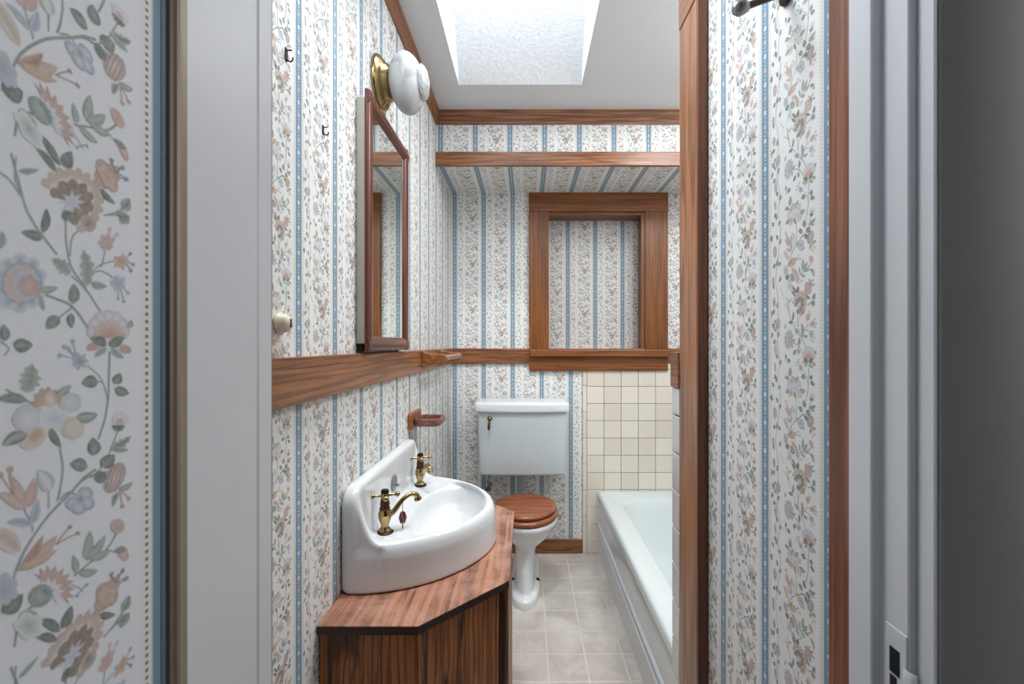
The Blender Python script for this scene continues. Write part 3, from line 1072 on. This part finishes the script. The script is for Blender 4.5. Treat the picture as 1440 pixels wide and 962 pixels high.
# right jamb, stepped as stop, rabbet and reveal
right = struct(MB().prism([(0.384, 0.5495), (0.384, 0.5155), (0.3855, 0.514), (0.3945, 0.514), (0.396, 0.5125), (0.396, 0.4795), (0.3975, 0.478), (0.418, 0.478), (0.418, 0.5495)], 2, 0, 2.08).build('trim_12', paint_white), 'white stepped right jamb of the bathroom door frame')
pf = [(0.4088, 0.4776), (0.4088, 0.4560), (0.4105, 0.4550), (0.56, 0.455), (0.56, 0.4778)]
cas = struct(MB().prism(pf, 2, 0, 2.14).build('trim_13', casing_paint, smooth=35), 'white painted casing right of the door opening')
cas_bead = MB().prism([(0.4046, 0.4776), (0.4046, 0.4585), (0.4062, 0.4566), (0.4085, 0.4566), (0.409, 0.4776)], 2, 0, 2.14).build('casing_bead', paint_white, cas)

# strike plate in the right jamb
sp = thing('strike_plate', 'white painted strike plate with two black latch holes low in the right door jamb', 'strike plate', (0.3955, 0.496, 0.93))
MB().box(0.3948, 0.3968, 0.4795, 0.5085, 0.86, 0.993, 0.0006, 1).build('plate', paint_white, sp)
MB().box(0.3940, 0.3962, 0.4880, 0.5010, 0.944, 0.971).build('latch_hole_shade', black, sp)  # solid black blocks paint the dark inside of both holes
MB().box(0.3940, 0.3962, 0.4920, 0.5005, 0.926, 0.941).build('latch_hole_shade', black, sp)
MB().prism([(.3956, .4875), (.3940, .4800), (.3950, .4745), (.3985, .4700), (.3995, .4708), (.3962, .4752), (.3952, .4800), (.3966, .4875)], 2, .934, .9585, .0004, 1).build('lip', paint_white, sp, 60)

# ---- bathroom door standing open on the left: papered face, blue grey strip painting the shaded gap, bronze strip
dr = struct(MB().box(-0.325, -0.2875, -0.33, 0.3635, 0.01, 2.05).build('door_1', jamb_paint), 'open bathroom door with floral wallpaper on its inner face')
papered('wallpaper_panel', (-0.287, 0, 0), (0, 1, 0), (0, 0, 1), [(-0.33, 0.3610, 0.01, 2.05)], 0.3655, 1.388 - REP / 2, 'hi', dr, paper=PAPER_DOOR, back=0.0004)
MB().box(-0.3246, -0.2866, 0.3612, 0.3655, 0.01, 2.05).build('gap_shade_strip', gap_shade_blue, dr)
bs = MB()
bs.prism([(-0.3200, 0.3665), (-0.2925, 0.3665), (-0.2925, 0.3710), (-0.2880, 0.3715), (-0.2865, 0.3735), (-0.2880, 0.3750), (-0.2890, 0.3765), (-0.2870, 0.3780), (-0.2860, 0.3805), (-0.2862, 0.3835), (-0.2885, 0.3850), (-0.2885, 0.3915), (-0.3200, 0.3915)], 2, 0.0, 2.07)
struct(bs.build('trim_14', bronze), 'bronze brown weatherstrip between the open door and the left jamb')

# ---- casing of the former window (board by board)
wn = thing('window_2', None, None, (0.435, YB, 1.13))
tag(wn, 'oak casing and sill framing the papered niche in the back wall', kind='structure')
yc0, yc1 = YB - 0.022, YB + 0.003
wx0, wx1 = 0.0135, 0.8725
MB().box(wx0, wx0 + .122, yc0, yc1, 1.243, 2.118, 0.0025).build('side_board', cas_z, wn)
MB().box(wx1 - .141, wx1, yc0, yc1, 1.243, 2.118, 0.0025).build('side_board', cas_z, wn)
MB().box(wx0 - .001, wx1 + .001, yc0 - .002, yc1, 2.118, 2.237, 0.0025).build('head_board', cas_x, wn)
MB().box(wx0 + .004, wx1 - .002, YB - .055, 3.044, 1.222, 1.262, 0.004).build('sill', cas_x, wn)
MB().box(wx0, wx1 - .001, YB - .024, YB, 1.132, 1.226, 0.002).build('apron_board', cas_x, wn)
MB().box(NX0 - .012, NX1 + .012, YB + .001, 3.044, NZ1 - .002, NZ1 + .016).build('niche_lining', cas_x, wn)
MB().box(NX1 - .003, NX1 + .012, YB + .001, 3.044, NZ0, NZ1).build('niche_lining', cas_z, wn)
MB().box(NX0 - .012, NX0 + .002, YB + .001, 3.044, NZ0, NZ1).build('niche_lining', cas_z, wn)
MB().box(NX1 - .028, NX1 + .002, YB - .010, YB + .012, NZ0, NZ1, 0.002).build('stop_bead', cas_z, wn)
MB().box(NX0, NX1 - .02, YB - .010, YB + .012, NZ1 - .016, NZ1 + .002, 0.002).build('stop_bead', cas_x, wn)

# ================================================================== BATHTUB
tub = thing('bathtub', 'white enamelled bathtub with a ribbed grey-white apron right of the toilet', 'bathtub', (0.81, 2.1, 0.0))
TY0, TY1, TX0, TX1, TZR = 1.315, YB - .012, 0.437, XT - .004, 0.392
def rrect(x0, x1, y0, y1, r, z, n=7):
    pts = []
    for (cx, cy, a0) in ((x1 - r, y1 - r, 0), (x0 + r, y1 - r, 90), (x0 + r, y0 + r, 180), (x1 - r, y0 + r, 270)):
        for i in range(n):
            a = math.radians(a0 + 90 * i / (n - 1))
            pts.append((cx + r * math.cos(a), cy + r * math.sin(a), z))
    return pts
ins = lambda d, r, z, dz=0: rrect(TX0 + d, TX1 - d, TY0 + d, TY1 - d, r, z)
rings = [ins(0.012, .01, .330), ins(0.002, .012, .340), ins(0, .014, .352), ins(0, .016, .374), ins(0.004, .02, .386), ins(0.013, .03, .3915), ins(.03, .04, .3925)]
def inner(l, bk, fr, rt, r, z):
    return rrect(TX0 + l, TX1 - rt, TY0 + fr, TY1 - bk, r, z)
rings += [inner(.095, .145, .11, .07, .10, .390), inner(.106, .158, .12, .08, .11, .385), inner(.113, .168, .127, .086, .115, .372),
          inner(.122, .19, .14, .092, .12, .33), inner(.14, .25, .16, .105, .13, .20), inner(.155, .30, .18, .12, .14, .12),
          inner(.18, .33, .20, .145, .14, .085), inner(.23, .40, .25, .19, .12, .075)]
MB().loft(rings, cap0=False).build('basin', enamel, tub, 50)
ap = MB()
prof = [(TX0 + .014, .335), (TX0 + .009, .325), (TX0 + .008, .198), (TX0 + .001, .194), (TX0 - .002, .188), (TX0 + .001, .182), (TX0 + .008, .178),
        (TX0 + .008, .162), (TX0 + .001, .158), (TX0 - .002, .152), (TX0 + .001, .146), (TX0 + .008, .142), (TX0 + .008, .0), (TX0 + .03, .0), (TX0 + .03, .335)]
ap.prism(prof, 1, TY0, TY1)
ap.build('apron', apron_mat, tub, 40)
MB().lathe([(0.0, 0), (.022, 0), (.024, .003), (.012, .004), (0.0, .004)], (0.80, 2.30, .0752)).build('drain', chrome, tub, 40)

# ================================================================== TOILET
toi = thing('toilet', 'white toilet with wall-hung tank and wooden seat between vanity and tub', 'toilet', (-0.01, 2.45, 0.0))
def egg(cx, cy, rx, rf, rb, z, n=40, p=2.0):
    out = []
    for i in range(n):
        a = 2 * PI * i / n
        c, s = math.cos(a), math.sin(a)
        c = math.copysign(abs(c) ** (2 / p), c)
        s = math.copysign(abs(s) ** (2 / p), s)
        out.append((cx + rx * c, cy + (rb if s > 0 else rf) * s, z))
    return out
cx = -0.006
# tank: slightly bowed front, tapering a little downwards
def tank_ring(z, t, bow, d=0.0):
    x0, x1 = -0.2835 + t + d, 0.2310 - t - d
    y0, y1 = 2.632 + t * .6 + d, 2.845 - d
    pts = []
    n = 13
    r = 0.024
    for i in range(n):
        f = i / (n - 1)
        x = x0 + r * 0.6 + (x1 - x0 - 1.2 * r) * f
        pts.append((x, y0 - bow * (1 - (2 * f - 1) ** 2), z))
    pts += [(x1 - r * .18, y0 + r * .25, z), (x1, y0 + r, z), (x1, y1, z), (x0, y1, z), (x0, y0 + r, z), (x0 + r * .18, y0 + r * .25, z)]
    return pts
MB().loft([tank_ring(.545, .014, .012, .006), tank_ring(.549, .011, .014, .001), tank_ring(.560, .009, .015), tank_ring(.70, .004, .016), tank_ring(.915, 0, .016)]).build('tank', tank_porcelain, toi, 55)
def lid_ring(z, d):
    return [(x + (-0.017 if x < -.02 else 0.012) * (1 if abs(x + .026) > .2 else abs(x + .026) / .2), y - .014 if y < 2.7 else y, zz) for x, y, zz in tank_ring(z, d, .018)]
MB().loft([lid_ring(.910, .006), lid_ring(.914, .001), lid_ring(.922, 0), lid_ring(.948, 0), lid_ring(.956, .002), lid_ring(.962, .008), lid_ring(.965, .018)]).build('tank_lid', porcelain, toi, 50)
lv = MB()
lv.lathe([(0, 0), (.013, 0), (.015, .004), (.012, .010), (.006, .014), (.006, .022), (.010, .026), (.011, .031), (.006, .037), (0, .038)], (-0.2115, 2.632, .874), (0, -1, 0), 18)
fl_lever = lv.build('flush_lever', brass_old, toi, 50)
MB().tube([(-0.2115, 2.604, .872), (-0.213, 2.598, .855), (-0.2145, 2.594, .836), (-.215, 2.592, .815)], [.0045, .0065, .008, .0065], 10).build('lever_grip', knob_wood, fl_lever, 50)
MB().tube([(-.035, 2.80, .556), (-.035, 2.80, .42), (-.035, 2.77, .33), (-.03, 2.70, .30)], .026, 16).build('flush_pipe', plain('flush_pipe_enamel', rgb(176, 178, 176), .3), toi, 50)
# bowl and pedestal in one porcelain body
px_ = -0.004
B = [egg(px_ - .006, 2.475, .078, .232, .235, 0.0, p=2.3), egg(px_ - .006, 2.475, .079, .233, .235, .026, p=2.3), egg(px_ - .006, 2.475, .077, .230, .232, .034, p=2.3), egg(px_ - .006, 2.475, .070, .222, .226, .041, p=2.3),
     egg(px_ - .006, 2.48, .056, .206, .21, .046), egg(px_ - .006, 2.48, .053, .198, .20, .060), egg(px_ - .006, 2.48, .052, .190, .19, .14), egg(px_ - .005, 2.48, .053, .178, .18, .20),
     egg(px_ - .002, 2.475, .060, .150, .17, .245), egg(px_, 2.47, .085, .160, .17, .272), egg(px_, 2.465, .122, .178, .17, .300), egg(px_, 2.46, .146, .192, .172, .330),
     egg(px_, 2.46, .156, .198, .174, .352), egg(px_, 2.46, .158, .200, .175, .358), egg(px_, 2.46, .166, .208, .178, .363), egg(px_, 2.46, .168, .211, .18, .378), egg(px_, 2.46, .165, .208, .178, .390), egg(px_, 2.46, .158, .200, .17, .393)]
B += [egg(px_, 2.46, .125, .165, .13, .392), egg(px_, 2.46, .115, .152, .12, .37), egg(px_, 2.46, .08, .11, .08, .28), egg(px_, 2.46, .03, .04, .03, .24)]
body = MB().loft(B)
# trapway bulge at the side and rear foot
body.loft([egg(px_, 2.57, .072, .06, .10, .0), egg(px_, 2.57, .075, .06, .10, .03), egg(px_, 2.57, .074, .05, .09, .07), egg(px_, 2.58, .066, .05, .08, .11), egg(px_, 2.58, .04, .04, .06, .13)])
body.build('bowl', porcelain, toi, 60)
for s in (-1, 1):
    MB().lathe([(0, 0), (.010, 0), (.011, .006), (.007, .013), (0, .015)], (px_ - .004 + s * .066, 2.46, .036), n=14).build('bolt_cap', dark_metal, toi, 50)
# seat ring
o_, i_ = [], []
S = [egg(cx, 2.46, .166, .206, .176, .397), egg(cx, 2.46, .172, .212, .182, .401), egg(cx, 2.46, .1735, .2135, .184, .409), egg(cx, 2.46, .170, .210, .180, .417), egg(cx, 2.46, .160, .198, .170, .421),
     egg(cx, 2.46, .115, .145, .110, .420), egg(cx, 2.46, .110, .140, .105, .409), egg(cx, 2.46, .115, .145, .110, .397)]
t = MB()
t.loft(S + [S[0]], cap0=False, cap1=False)
t.build('seat', seat_wood, toi, 60)
L = [egg(cx - .004, 2.462, .150, .186, .160, .4235), egg(cx - .004, 2.462, .162, .198, .172, .427), egg(cx - .004, 2.462, .165, .201, .175, .436), egg(cx - .004, 2.462, .161, .197, .171, .444),
     egg(cx - .004, 2.462, .148, .183, .158, .449), egg(cx - .004, 2.462, .08, .10, .09, .4515), egg(cx - .004, 2.462, .02, .02, .02, .452)]
MB().loft(L).build('seat_lid', seat_wood, toi, 60)
for _x in (-.09, .05):
    MB().box(_x, _x + .03, 2.61, 2.655, .3935, .42, .004).build('hinge', brass_old, toi, 40)

# supply valve on the wall by the toilet
sv = thing('supply_valve', 'small chrome water supply valve on the back wall between sink and toilet', 'valve', (-.235, 2.86, .42))
MB().lathe([(0, 0), (.024, 0), (.022, .006), (.008, .010), (.008, .05), (0, .05)], (-.235, YB, .42), (0, -1, 0), 18).sphere((-.235, 2.815, .42), .015).build('valve_body', chrome, sv, 50)
MB().lathe([(0, 0), (.016, 0), (.019, .006), (.016, .012), (0, .013)], (-.235, 2.802, .42), (0, -1, 0), 16).build('valve_knob', chrome, sv, 50)
MB().tube(catmull([(-.235, 2.815, .43), (-.238, 2.812, .47), (-.225, 2.81, .51), (-.215, 2.80, .541)], 5), .006, 10).build('supply_hose', grey_metal, sv, 50)

# ================================================================== VANITY
VZ = 0.664
van = thing('vanity_cabinet', 'oak vanity cabinet with angled front and worn wooden counter under the sink', 'cabinet', (-0.26, 1.49, 0))
cp = [(XL + .001, 1.036), (-.245, 1.036), (-.0475, 1.237), (-.0475, 1.744), (-.245, 1.944), (XL + .001, 1.944)]
MB().prism(cp, 2, VZ - .003, VZ, 0.0008, 1).build('counter_top', top_wood, van)
MB().prism([(XL + .001, 1.0368), (-.2454, 1.0368), (-.0483, 1.2374), (-.0483, 1.7436), (-.2454, 1.9432), (XL + .001, 1.9432)], 2, VZ - .021, VZ - .003).build('counter_edge', dark_edge, van)
def wall_prism(p, q, th, z0, z1):
    p, q = Vector(p), Vector(q)
    d = (q - p).normalized()
    n = Vector((-d.y, d.x)) * th     # towards the inside (left of travel)
    return [(p.x, p.y), (q.x, q.y), (q.x + n.x, q.y + n.y), (p.x + n.x, p.y + n.y)]
zt = VZ - .0212
MB().prism(wall_prism((XL + .003, 1.048), (-.2485, 1.048), .016, 0, zt), 2, .0, zt, .001, 1).build('side_panel', front_wood, van)
MB().prism(wall_prism((-.2475, 1.0485), (-.0735, 1.2265), .016, 0, zt), 2, .06, zt, .001, 1).build('front_panel', front_wood, van)
MB().prism(wall_prism((-.0715, 1.2335), (-.0585, 1.2465), .012, 0, zt), 2, .0, zt, .0005, 1).build('corner_stile', wood('dark_stile', rgb(88, 50, 32), rgb(66, 36, 24), rgb(30, 16, 10), 2), van)
MB().prism(wall_prism((-.0555, 1.2425), (-.0555, 1.740), .014, 0, zt), 2, .0, zt, .001, 1).build('side_panel', front_wood, van)
MB().box(-.0562, -.0495, 1.2385, 1.262, 0, zt, .0008, 1).build('corner_stile', oak_z, van)
MB().prism(wall_prism((-.0575, 1.7425), (-.2475, 1.932), .016, 0, zt), 2, .0, zt, .001, 1).build('back_panel', front_wood, van)
MB().prism(wall_prism((-.2485, 1.9325), (XL + .003, 1.9325), .016, 0, zt), 2, .0, zt, .001, 1).build('side_panel', front_wood, van)
MB().prism([(XL + .02, 1.07), (-.25, 1.07), (-.085, 1.24), (-.085, 1.73), (-.25, 1.91), (XL + .02, 1.91)], 2, .0, .05).build('toe_base', black, van)

# ================================================================== SINK
sink = thing('corner_sink', 'white porcelain half-round sink with raised back ledge on the wooden counter', 'sink', (-0.30, 1.49, VZ))
Cx, Cy = -0.262, 1.492
NS = 96
def out_r(a, shrink=0.0):
    """distance from basin centre to the D-shaped outline"""
    c, s = math.cos(a), math.sin(a)
    lo, hi = 0.0, 0.6
    for _ in range(30):
        r = (lo + hi) / 2
        x, y = Cx + c * r, Cy + s * r
        ax, ay = .332 - shrink, .330 - shrink
        yy = abs(y - 1.49) / ay
        if x > -.43:
            ok = (abs(x + .43) / ax) ** 1.88 + yy ** 1.88 < 1
        else:
            ok = yy < 1 and x > -.4715
        lo, hi = (r, hi) if ok else (lo, r)
    return lo
def bas_r(a, k=1.0):
    c, s = math.cos(a), math.sin(a)
    ax = (.118 if c > 0 else .100)
    ay = .222
    p = 2.25
    return k * (abs(c / ax) ** p + abs(s / ay) ** p) ** (-1 / p)
def sring(fn, z):
    out = []
    for i in range(NS):
        a = 2 * PI * i / NS
        r = fn(a)
        out.append((Cx + r * math.cos(a), Cy + r * math.sin(a), z if not callable(z) else z(a)))
    return out
def lerp(t):
    def f(a):
        o, b = out_r(a, .022), bas_r(a)
        return b + (o - b) * t
    return f
rings = [sring(lambda a: out_r(a, .0), VZ + .001), sring(lambda a: out_r(a, .002), VZ + .03), sring(lambda a: out_r(a, .004), .752), sring(lambda a: out_r(a, .008), .771),
         sring(lambda a: out_r(a, .015), .7825), sring(lambda a: out_r(a, .026), .7868), sring(lambda a: out_r(a, .038), .784)]
rings += [sring(lambda a: max(out_r(a, .052), bas_r(a) * 1.06), .774), sring(lambda a: max(min(out_r(a, .066), out_r(a) - .02), bas_r(a, 1.035)), .7675), sring(lambda a: bas_r(a, 1.02), .7665)]
rings += [sring(lambda a: bas_r(a, .985), .760), sring(lambda a: bas_r(a, .95), .742), sring(lambda a: bas_r(a, .90), .715), sring(lambda a: bas_r(a, .80), .690),
          sring(lambda a: bas_r(a, .6), .677), sring(lambda a: bas_r(a, .3), .671), sring(lambda a: bas_r(a, .06), .669)]
sk_ = MB().loft(rings)
# back ledge rising against the wall
def sp_prof():
    pts = []
    y0, y1, zt2, r = 1.162, 1.818, .932, .05
    pts += [(y0, VZ + .002), (y1, VZ + .002)]
    for i in range(7):
        a = PI / 2 * i / 6
        pts.append((y1 - r + r * math.cos(a), zt2 - r + r * math.sin(a)))
    for i in range(7):
        a = PI / 2 + PI / 2 * i / 6
        pts.append((y0 + r + r * math.cos(a), zt2 - r + r * math.sin(a)))
    return pts
sk_.prism(sp_prof(), 0, -.4718, -.432, .013, 4)
# cove joining the ledge to the deck
cv = [(-.445, .755)] + [(-.438 + .028 * (1 - math.cos(t)), .800 - .030 * math.sin(t)) for t in [PI / 2 * i / 6 for i in range(7)]] + [(-.410, .755)]
sk_.prism([(x, z) for x, z in cv], 1, 1.175, 1.805)
# wings where the rim sweeps up into the ledge at both ends
for s_y in ((1.171, 1.196), (1.784, 1.809)):
    wp = [(-.455, .768), (-.455, .918)] + [(-.434 + .070 * t_, .786 + .125 * (1 - t_) ** 2.6) for t_ in [i / 9 for i in range(10)]] + [(-.364, .768)]
    sk_.prism(wp, 1, s_y[0], s_y[1], .007, 3)
so = sk_.build('basin', sink_porcelain, sink, 180)
rm = so.modifiers.new('remesh', 'REMESH')
rm.mode = 'VOXEL'
rm.voxel_size = 0.0042
rm.use_smooth_shade = True
sm = so.modifiers.new('smooth', 'SMOOTH')
sm.factor = 0.5
sm.iterations = 9
MB().lathe([(0, 0), (.025, 0), (.027, .003), (.024, .006), (.010, .009), (0, .009)], (-.4315, 1.492, .848), (1, 0, 0), 24).sphere((-.419, 1.492, .843), .006).build('overflow_cover', grey_metal, sink, 50)
MB().lathe([(0, 0), (.022, 0), (.023, .003), (.010, .004), (0, .004)], (-.262, 1.49, .6725)).build('drain', brass_old, sink, 50)

# ---- taps
def tap(loc, spout_dir, label):
    x, y, z = loc
    t = thing('tap', label, 'tap', loc, 'brass taps on the sink')
    b = MB()
    b.lathe([(.0, .0), (.023, .0), (.024, .004), (.018, .008)], loc, n=24, mi=1)
    b.lathe([(.0, .004), (.019, .006), (.016, .012), (.0105, .018), (.0105, .022), (.015, .034), (.0185, .048), (.018, .058), (.014, .066), (.0, .066)], loc, n=24)
    b.build('body', [brass, dark_metal], t, 60)
    MB().lathe([(0, .064), (.0135, .065), (.0155, .070), (.0125, .075), (.0135, .083), (.0115, .095), (.0105, .100), (0, .100)], loc, n=20).build('bonnet', plain('tap_bonnet', rgb(96, 62, 46), .35, .6, var=.2, scale=80) if 'bonnet' not in CACHE else CACHE['bonnet'], t, 60)
    h = MB()
    h.lathe([(0, .098), (.011, .099), (.0125, .106), (.010, .113), (0, .114)], loc, n=20)
    for k in range(4):
        a = PI / 4 * 1.1 + k * PI / 2 - .5
        d = Vector((math.cos(a), math.sin(a), 0))
        c = Vector((x, y, z + .106))
        h.tube([c, c + d * .014, c + d * .024, c + d * .030], [.0052, .0045, .0036, .0045], 10)
        h.sphere(c + d * .034, .0078, u=12, v=8)
    h.build('cross_handle', brass, t, 60)
    MB().lathe([(0, .112), (.0105, .112), (.0115, .117), (.009, .122), (0, .1235)], loc, n=20).build('cap', dark_metal, t, 50)
    d = Vector(spout_dir).normalized()
    c = Vector(loc)
    P = catmull([c + d * .008 + Vector((0, 0, .046)), c + d * .028 + Vector((0, 0, .058)), c + d * .052 + Vector((0, 0, .083)), c + d * .076 + Vector((0, 0, .094)), c + d * .094 + Vector((0, 0, .088)), c + d * .099 + Vector((0, 0, .074))], 6)
    n = len(P)
    R = [.0095 - .003 * math.sin(PI * i / (n - 1)) + (.002 if i > n - 4 else 0) for i in range(n)]
    MB().tube(P, R, 14).build('spout', brass, t, 60)
    return t
CACHE = {}
CACHE['bonnet'] = plain('tap_bonnet', rgb(96, 62, 46), .35, .6, var=.2, scale=80)
tap((-.4000, 1.298, .7665), (.80, .60, 0), 'brass cross-handle tap at the near end of the sink, spout seen in full')
tap((-.4000, 1.728, .7665), (.55, -.85, 0), 'brass cross-handle tap at the far end of the sink')
# chained stopper hanging below the near spout
st = thing('sink_stopper', 'small copper coloured stopper hanging below the spout of the near tap', 'stopper', (-.362, 1.318, .800))
s_ = MB()
for k in range(5):
    a = 2 * PI * k / 5
    s_.tube([(-.3555 + .005 * math.cos(a), 1.318 + .005 * math.sin(a), .818), (-.3555 + .009 * math.cos(a), 1.318 + .009 * math.sin(a), .803), (-.3555 + .005 * math.cos(a), 1.318 + .005 * math.sin(a), .786)], [.0018, .003, .0018], 8)
s_.tube([(-.3555, 1.318, .816), (-.357, 1.322, .845)], .001, 6)
s_.tube([(-.3555, 1.318, .771), (-.3555, 1.318, .79)], .002, 6)
s_.build('copper_cage', copper, st, 60)

# ================================================================== MIRROR CABINET
mc = thing('mirror_cabinet', 'tall mahogany framed mirror cabinet on the left wall above the oak rail', 'mirror cabinet', (XL, 1.49, 1.276))
Y0, Y1, Z0, Z1 = 1.2745, 1.7055, 1.277, 2.006
MB().box(XL + .001, -.4490, Y0 + .002, Y1 - .004, Z0 + .022, Z1 - .022, .002).build('body', cab_side, mc)
MB().box(XL + .001, -.4570, Y0 + .006, Y1 - .008, Z0, Z0 + .024).build('lower_gap_shade', black, mc)  # solid black block paints the dark of the gap under the body
def rail_prof(w_):
    # rounded profile: across width w_, height out of the wall
    return [(0, 0), (0, .006), (.003, .0105), (.010, .0132), (w_ * .5, .0138), (w_ - .008, .011), (w_ - .002, .006), (w_, 0)]
fw = .044
xb = -.4490
def stile(ya, yb_, name):
    sgn = 1 if yb_ > ya else -1
    pr = [(xb + h, ya + sgn * w_) for w_, h in rail_prof(fw)]
    MB().prism(pr, 2, Z0, Z1).build(name, mah_z, mc, 60)
stile(Y0, Y0 + fw, 'stile')
stile(Y1, Y1 - fw, 'stile')
for za, sg in ((Z0, 1), (Z1, -1)):
    pr = [(xb + h * 1.02, za + sg * w_) for w_, h in rail_prof(fw)]
    MB().prism(pr, 1, Y0 + .0005, Y1 - .0005).build('rail', mah_y, mc, 60)
MB().box(xb + .0005, xb + .0035, Y0 + .035, Y1 - .035, Z0 + .035, Z1 - .035).build('mirror_glass', mirror_mat, mc)

# ================================================================== WALL LAMP
wl = thing('wall_lamp', 'round frosted glass wall lamp on a polished brass base above the mirror', 'wall lamp', (XL, 1.477, 2.134))
LZ = 2.134
MB().lathe([(0, 0), (.083, 0), (.084, .004), (.080, .012), (.066, .022), (.058, .026), (.056, .034), (.044, .040), (.040, .050), (0, .050)], (XL + .0005, 1.477, LZ), (1, 0, 0), 40).build('brass_base', brass, wl, 50)
gp = []
for i in range(25):
    a = -PI / 2 + PI * i / 24
    r = .0915 * math.cos(a)
    h = .0535 * math.sin(a)
    if i < 2:
        r = max(r, .040)
    gp.append((max(r, .002), h))
MB().lathe([(.040, -.056)] + gp[2:-3] + [(.040, .0515), (0.0, .0520)], (XL + .090, 1.477, LZ - .002), (1, 0, 0), 48).build('glass_globe', globe_mat, wl, 60)
# clear faceted lens on the front of the globe
n = 24
lr = []
for r, h, tw in ((.050, 0, 0), (.053, .006, 1), (.048, .014, 0), (.036, .021, 1), (.018, .025, 0)):
    lr.append([(r * (1 + .03 * ((i + tw) % 2)) * math.cos(2 * PI * i / n), r * (1 + .03 * ((i + tw) % 2)) * math.sin(2 * PI * i / n), h) for i in range(n)])
Mx = Matrix.Translation((XL + .134, 1.477, LZ + .002)) @ Vector((0, 0, 1)).rotation_difference(Vector((1, 0, 0))).to_matrix().to_4x4()
MB().loft(lr, M=Mx).build('clear_lens', lens_glass, wl)

# ================================================================== TOWEL BAR AND SOAP DISH
tb = thing('towel_bar', 'wooden towel bar on the oak rail of the left wall', 'towel bar', (-.455, 2.2, 1.235))
def bracket(y):
    m = MB()
    pts = [(-.4555, 1.267), (-.448, 1.270), (-.436, 1.262), (-.40, 1.256), (-.366, 1.256), (-.345, 1.248), (-.340, 1.236), (-.347, 1.222), (-.37, 1.216), (-.42, 1.208), (-.446, 1.198), (-.4555, 1.202)]
    m.prism(pts, 1, y - .012, y + .012, .004, 2)
    return m.build('bracket', holder_wood, tb)
bracket(1.992)
bracket(2.418)
MB().tube([(-.354, 1.99, 1.238), (-.354, 2.42, 1.238)], .0125, 18).build('bar', wood('bar_wood', rgb(176, 138, 112), rgb(150, 110, 84), rgb(104, 70, 52), 1), tb, 60)
sd = thing('soap_dish', 'small wooden soap dish holder on the left wall above the sink', 'soap dish', (XL, 1.9, .99))
MB().prism([(1.832, .956), (1.985, .956), (1.992, .964), (1.992, 1.014), (1.985, 1.022), (1.832, 1.022), (1.826, 1.014), (1.826, .964)], 0, XL + .0005, XL + .018, .003, 2).build('wall_plate', holder_wood, sd)
def rr(x0, x1, y0, y1, r, z):
    return rrect(x0, x1, y0, y1, r, z, 6)
dx0, dx1, dy0, dy1 = XL + .014, -.345, 1.842, 1.976
D = [rr(dx0 + .01, dx1 - .012, dy0 + .012, dy1 - .012, .02, .966), rr(dx0, dx1, dy0, dy1, .03, .974), rr(dx0, dx1 + .002, dy0, dy1, .032, .984), rr(dx0, dx1 - .001, dy0, dy1, .03, .994), rr(dx0 + .004, dx1 - .006, dy0 + .006, dy1 - .006, .028, .998),
     rr(dx0 + .012, dx1 - .014, dy0 + .014, dy1 - .014, .022, .995), rr(dx0 + .014, dx1 - .016, dy0 + .016, dy1 - .016, .02, .979)]
MB().loft(D).build('dish', wood('dish_wood', rgb(156, 108, 90), rgb(120, 78, 64), rgb(64, 40, 36), 1, seed=3), sd, 50)

# ================================================================== SMALL THINGS ON THE WALLS
# cream switch knob by the door
sw = thing('light_switch', 'cream round switch knob on the left wall at the edge of the door jamb', 'switch', (XL, .880, 1.335))
MB().lathe([(0, 0), (.020, 0), (.021, .004), (.0185, .008), (.017, .016), (.013, .021), (0, .023)], (XL + .0005, .880, 1.338), (1, 0, 0), 28).build('knob', cream_plastic, sw, 45)
MB().box(XL + .0215, XL + .0245, .8785, .8812, 1.330, 1.346).build('slot', dark_metal, sw)
# picture hooks
def hook(y, z, label, s=1.0):
    h = thing('picture_hook', label, 'hook', (XL, y, z), 'picture hooks in the wallpaper')
    m = MB()
    m.box(XL + .0004, XL + .0022, y - .0055 * s, y + .0035 * s, z - .013 * s, z + .012 * s, .0005, 1)
    m.build('back_plate', dark_metal, h)
    MB().tube(catmull([(XL + .001, y, z - .010 * s), (XL + .007, y + .002, z - .013 * s), (XL + .011, y + .004, z - .009 * s), (XL + .011, y + .005, z - .003 * s)], 4), .0014, 8).build('prong', dark_metal, h, 50)
    MB().tube([(XL + .001, y, z + .008 * s), (XL + .010, y + .004, z + .011 * s)], .0013, 8).build('nail', dark_metal, h, 50)
hook(.9065, 1.868, 'dark iron picture hook high on the left wall nearest the door')
hook(1.070, 1.795, 'dark picture hook on the left wall between the door and the mirror', .8)
# robe hook on the right wall, its grey ball seen from below
rh = thing('robe_hook', 'grey metal robe hook with a ball tip high on the right wall', 'hook', (XR, .775, 1.89))
MB().lathe([(0, 0), (.022, 0), (.021, .005), (.009, .009), (.008, .014), (0, .014)], (XR - .0005, .775, 1.892), (-1, 0, 0), 22).build('rosette', dark_metal, rh, 50)
MB().tube(catmull([(XR - .008, .775, 1.892), (XR - .034, .765, 1.874), (XR - .064, .752, 1.856), (XR - .088, .743, 1.842)], 5), [.0065] * 5 + [.0055] * 11, 12).build('arm', dark_metal, rh, 60)
MB().lathe([(0, -.014), (.008, -.013), (.0105, -.008), (.0128, 0), (.0105, .008), (.005, .0118), (0, .0125)], (XR - .098, .739, 1.838), (-.8, -.3, -.25), 22).build('ball', grey_metal, rh, 60)
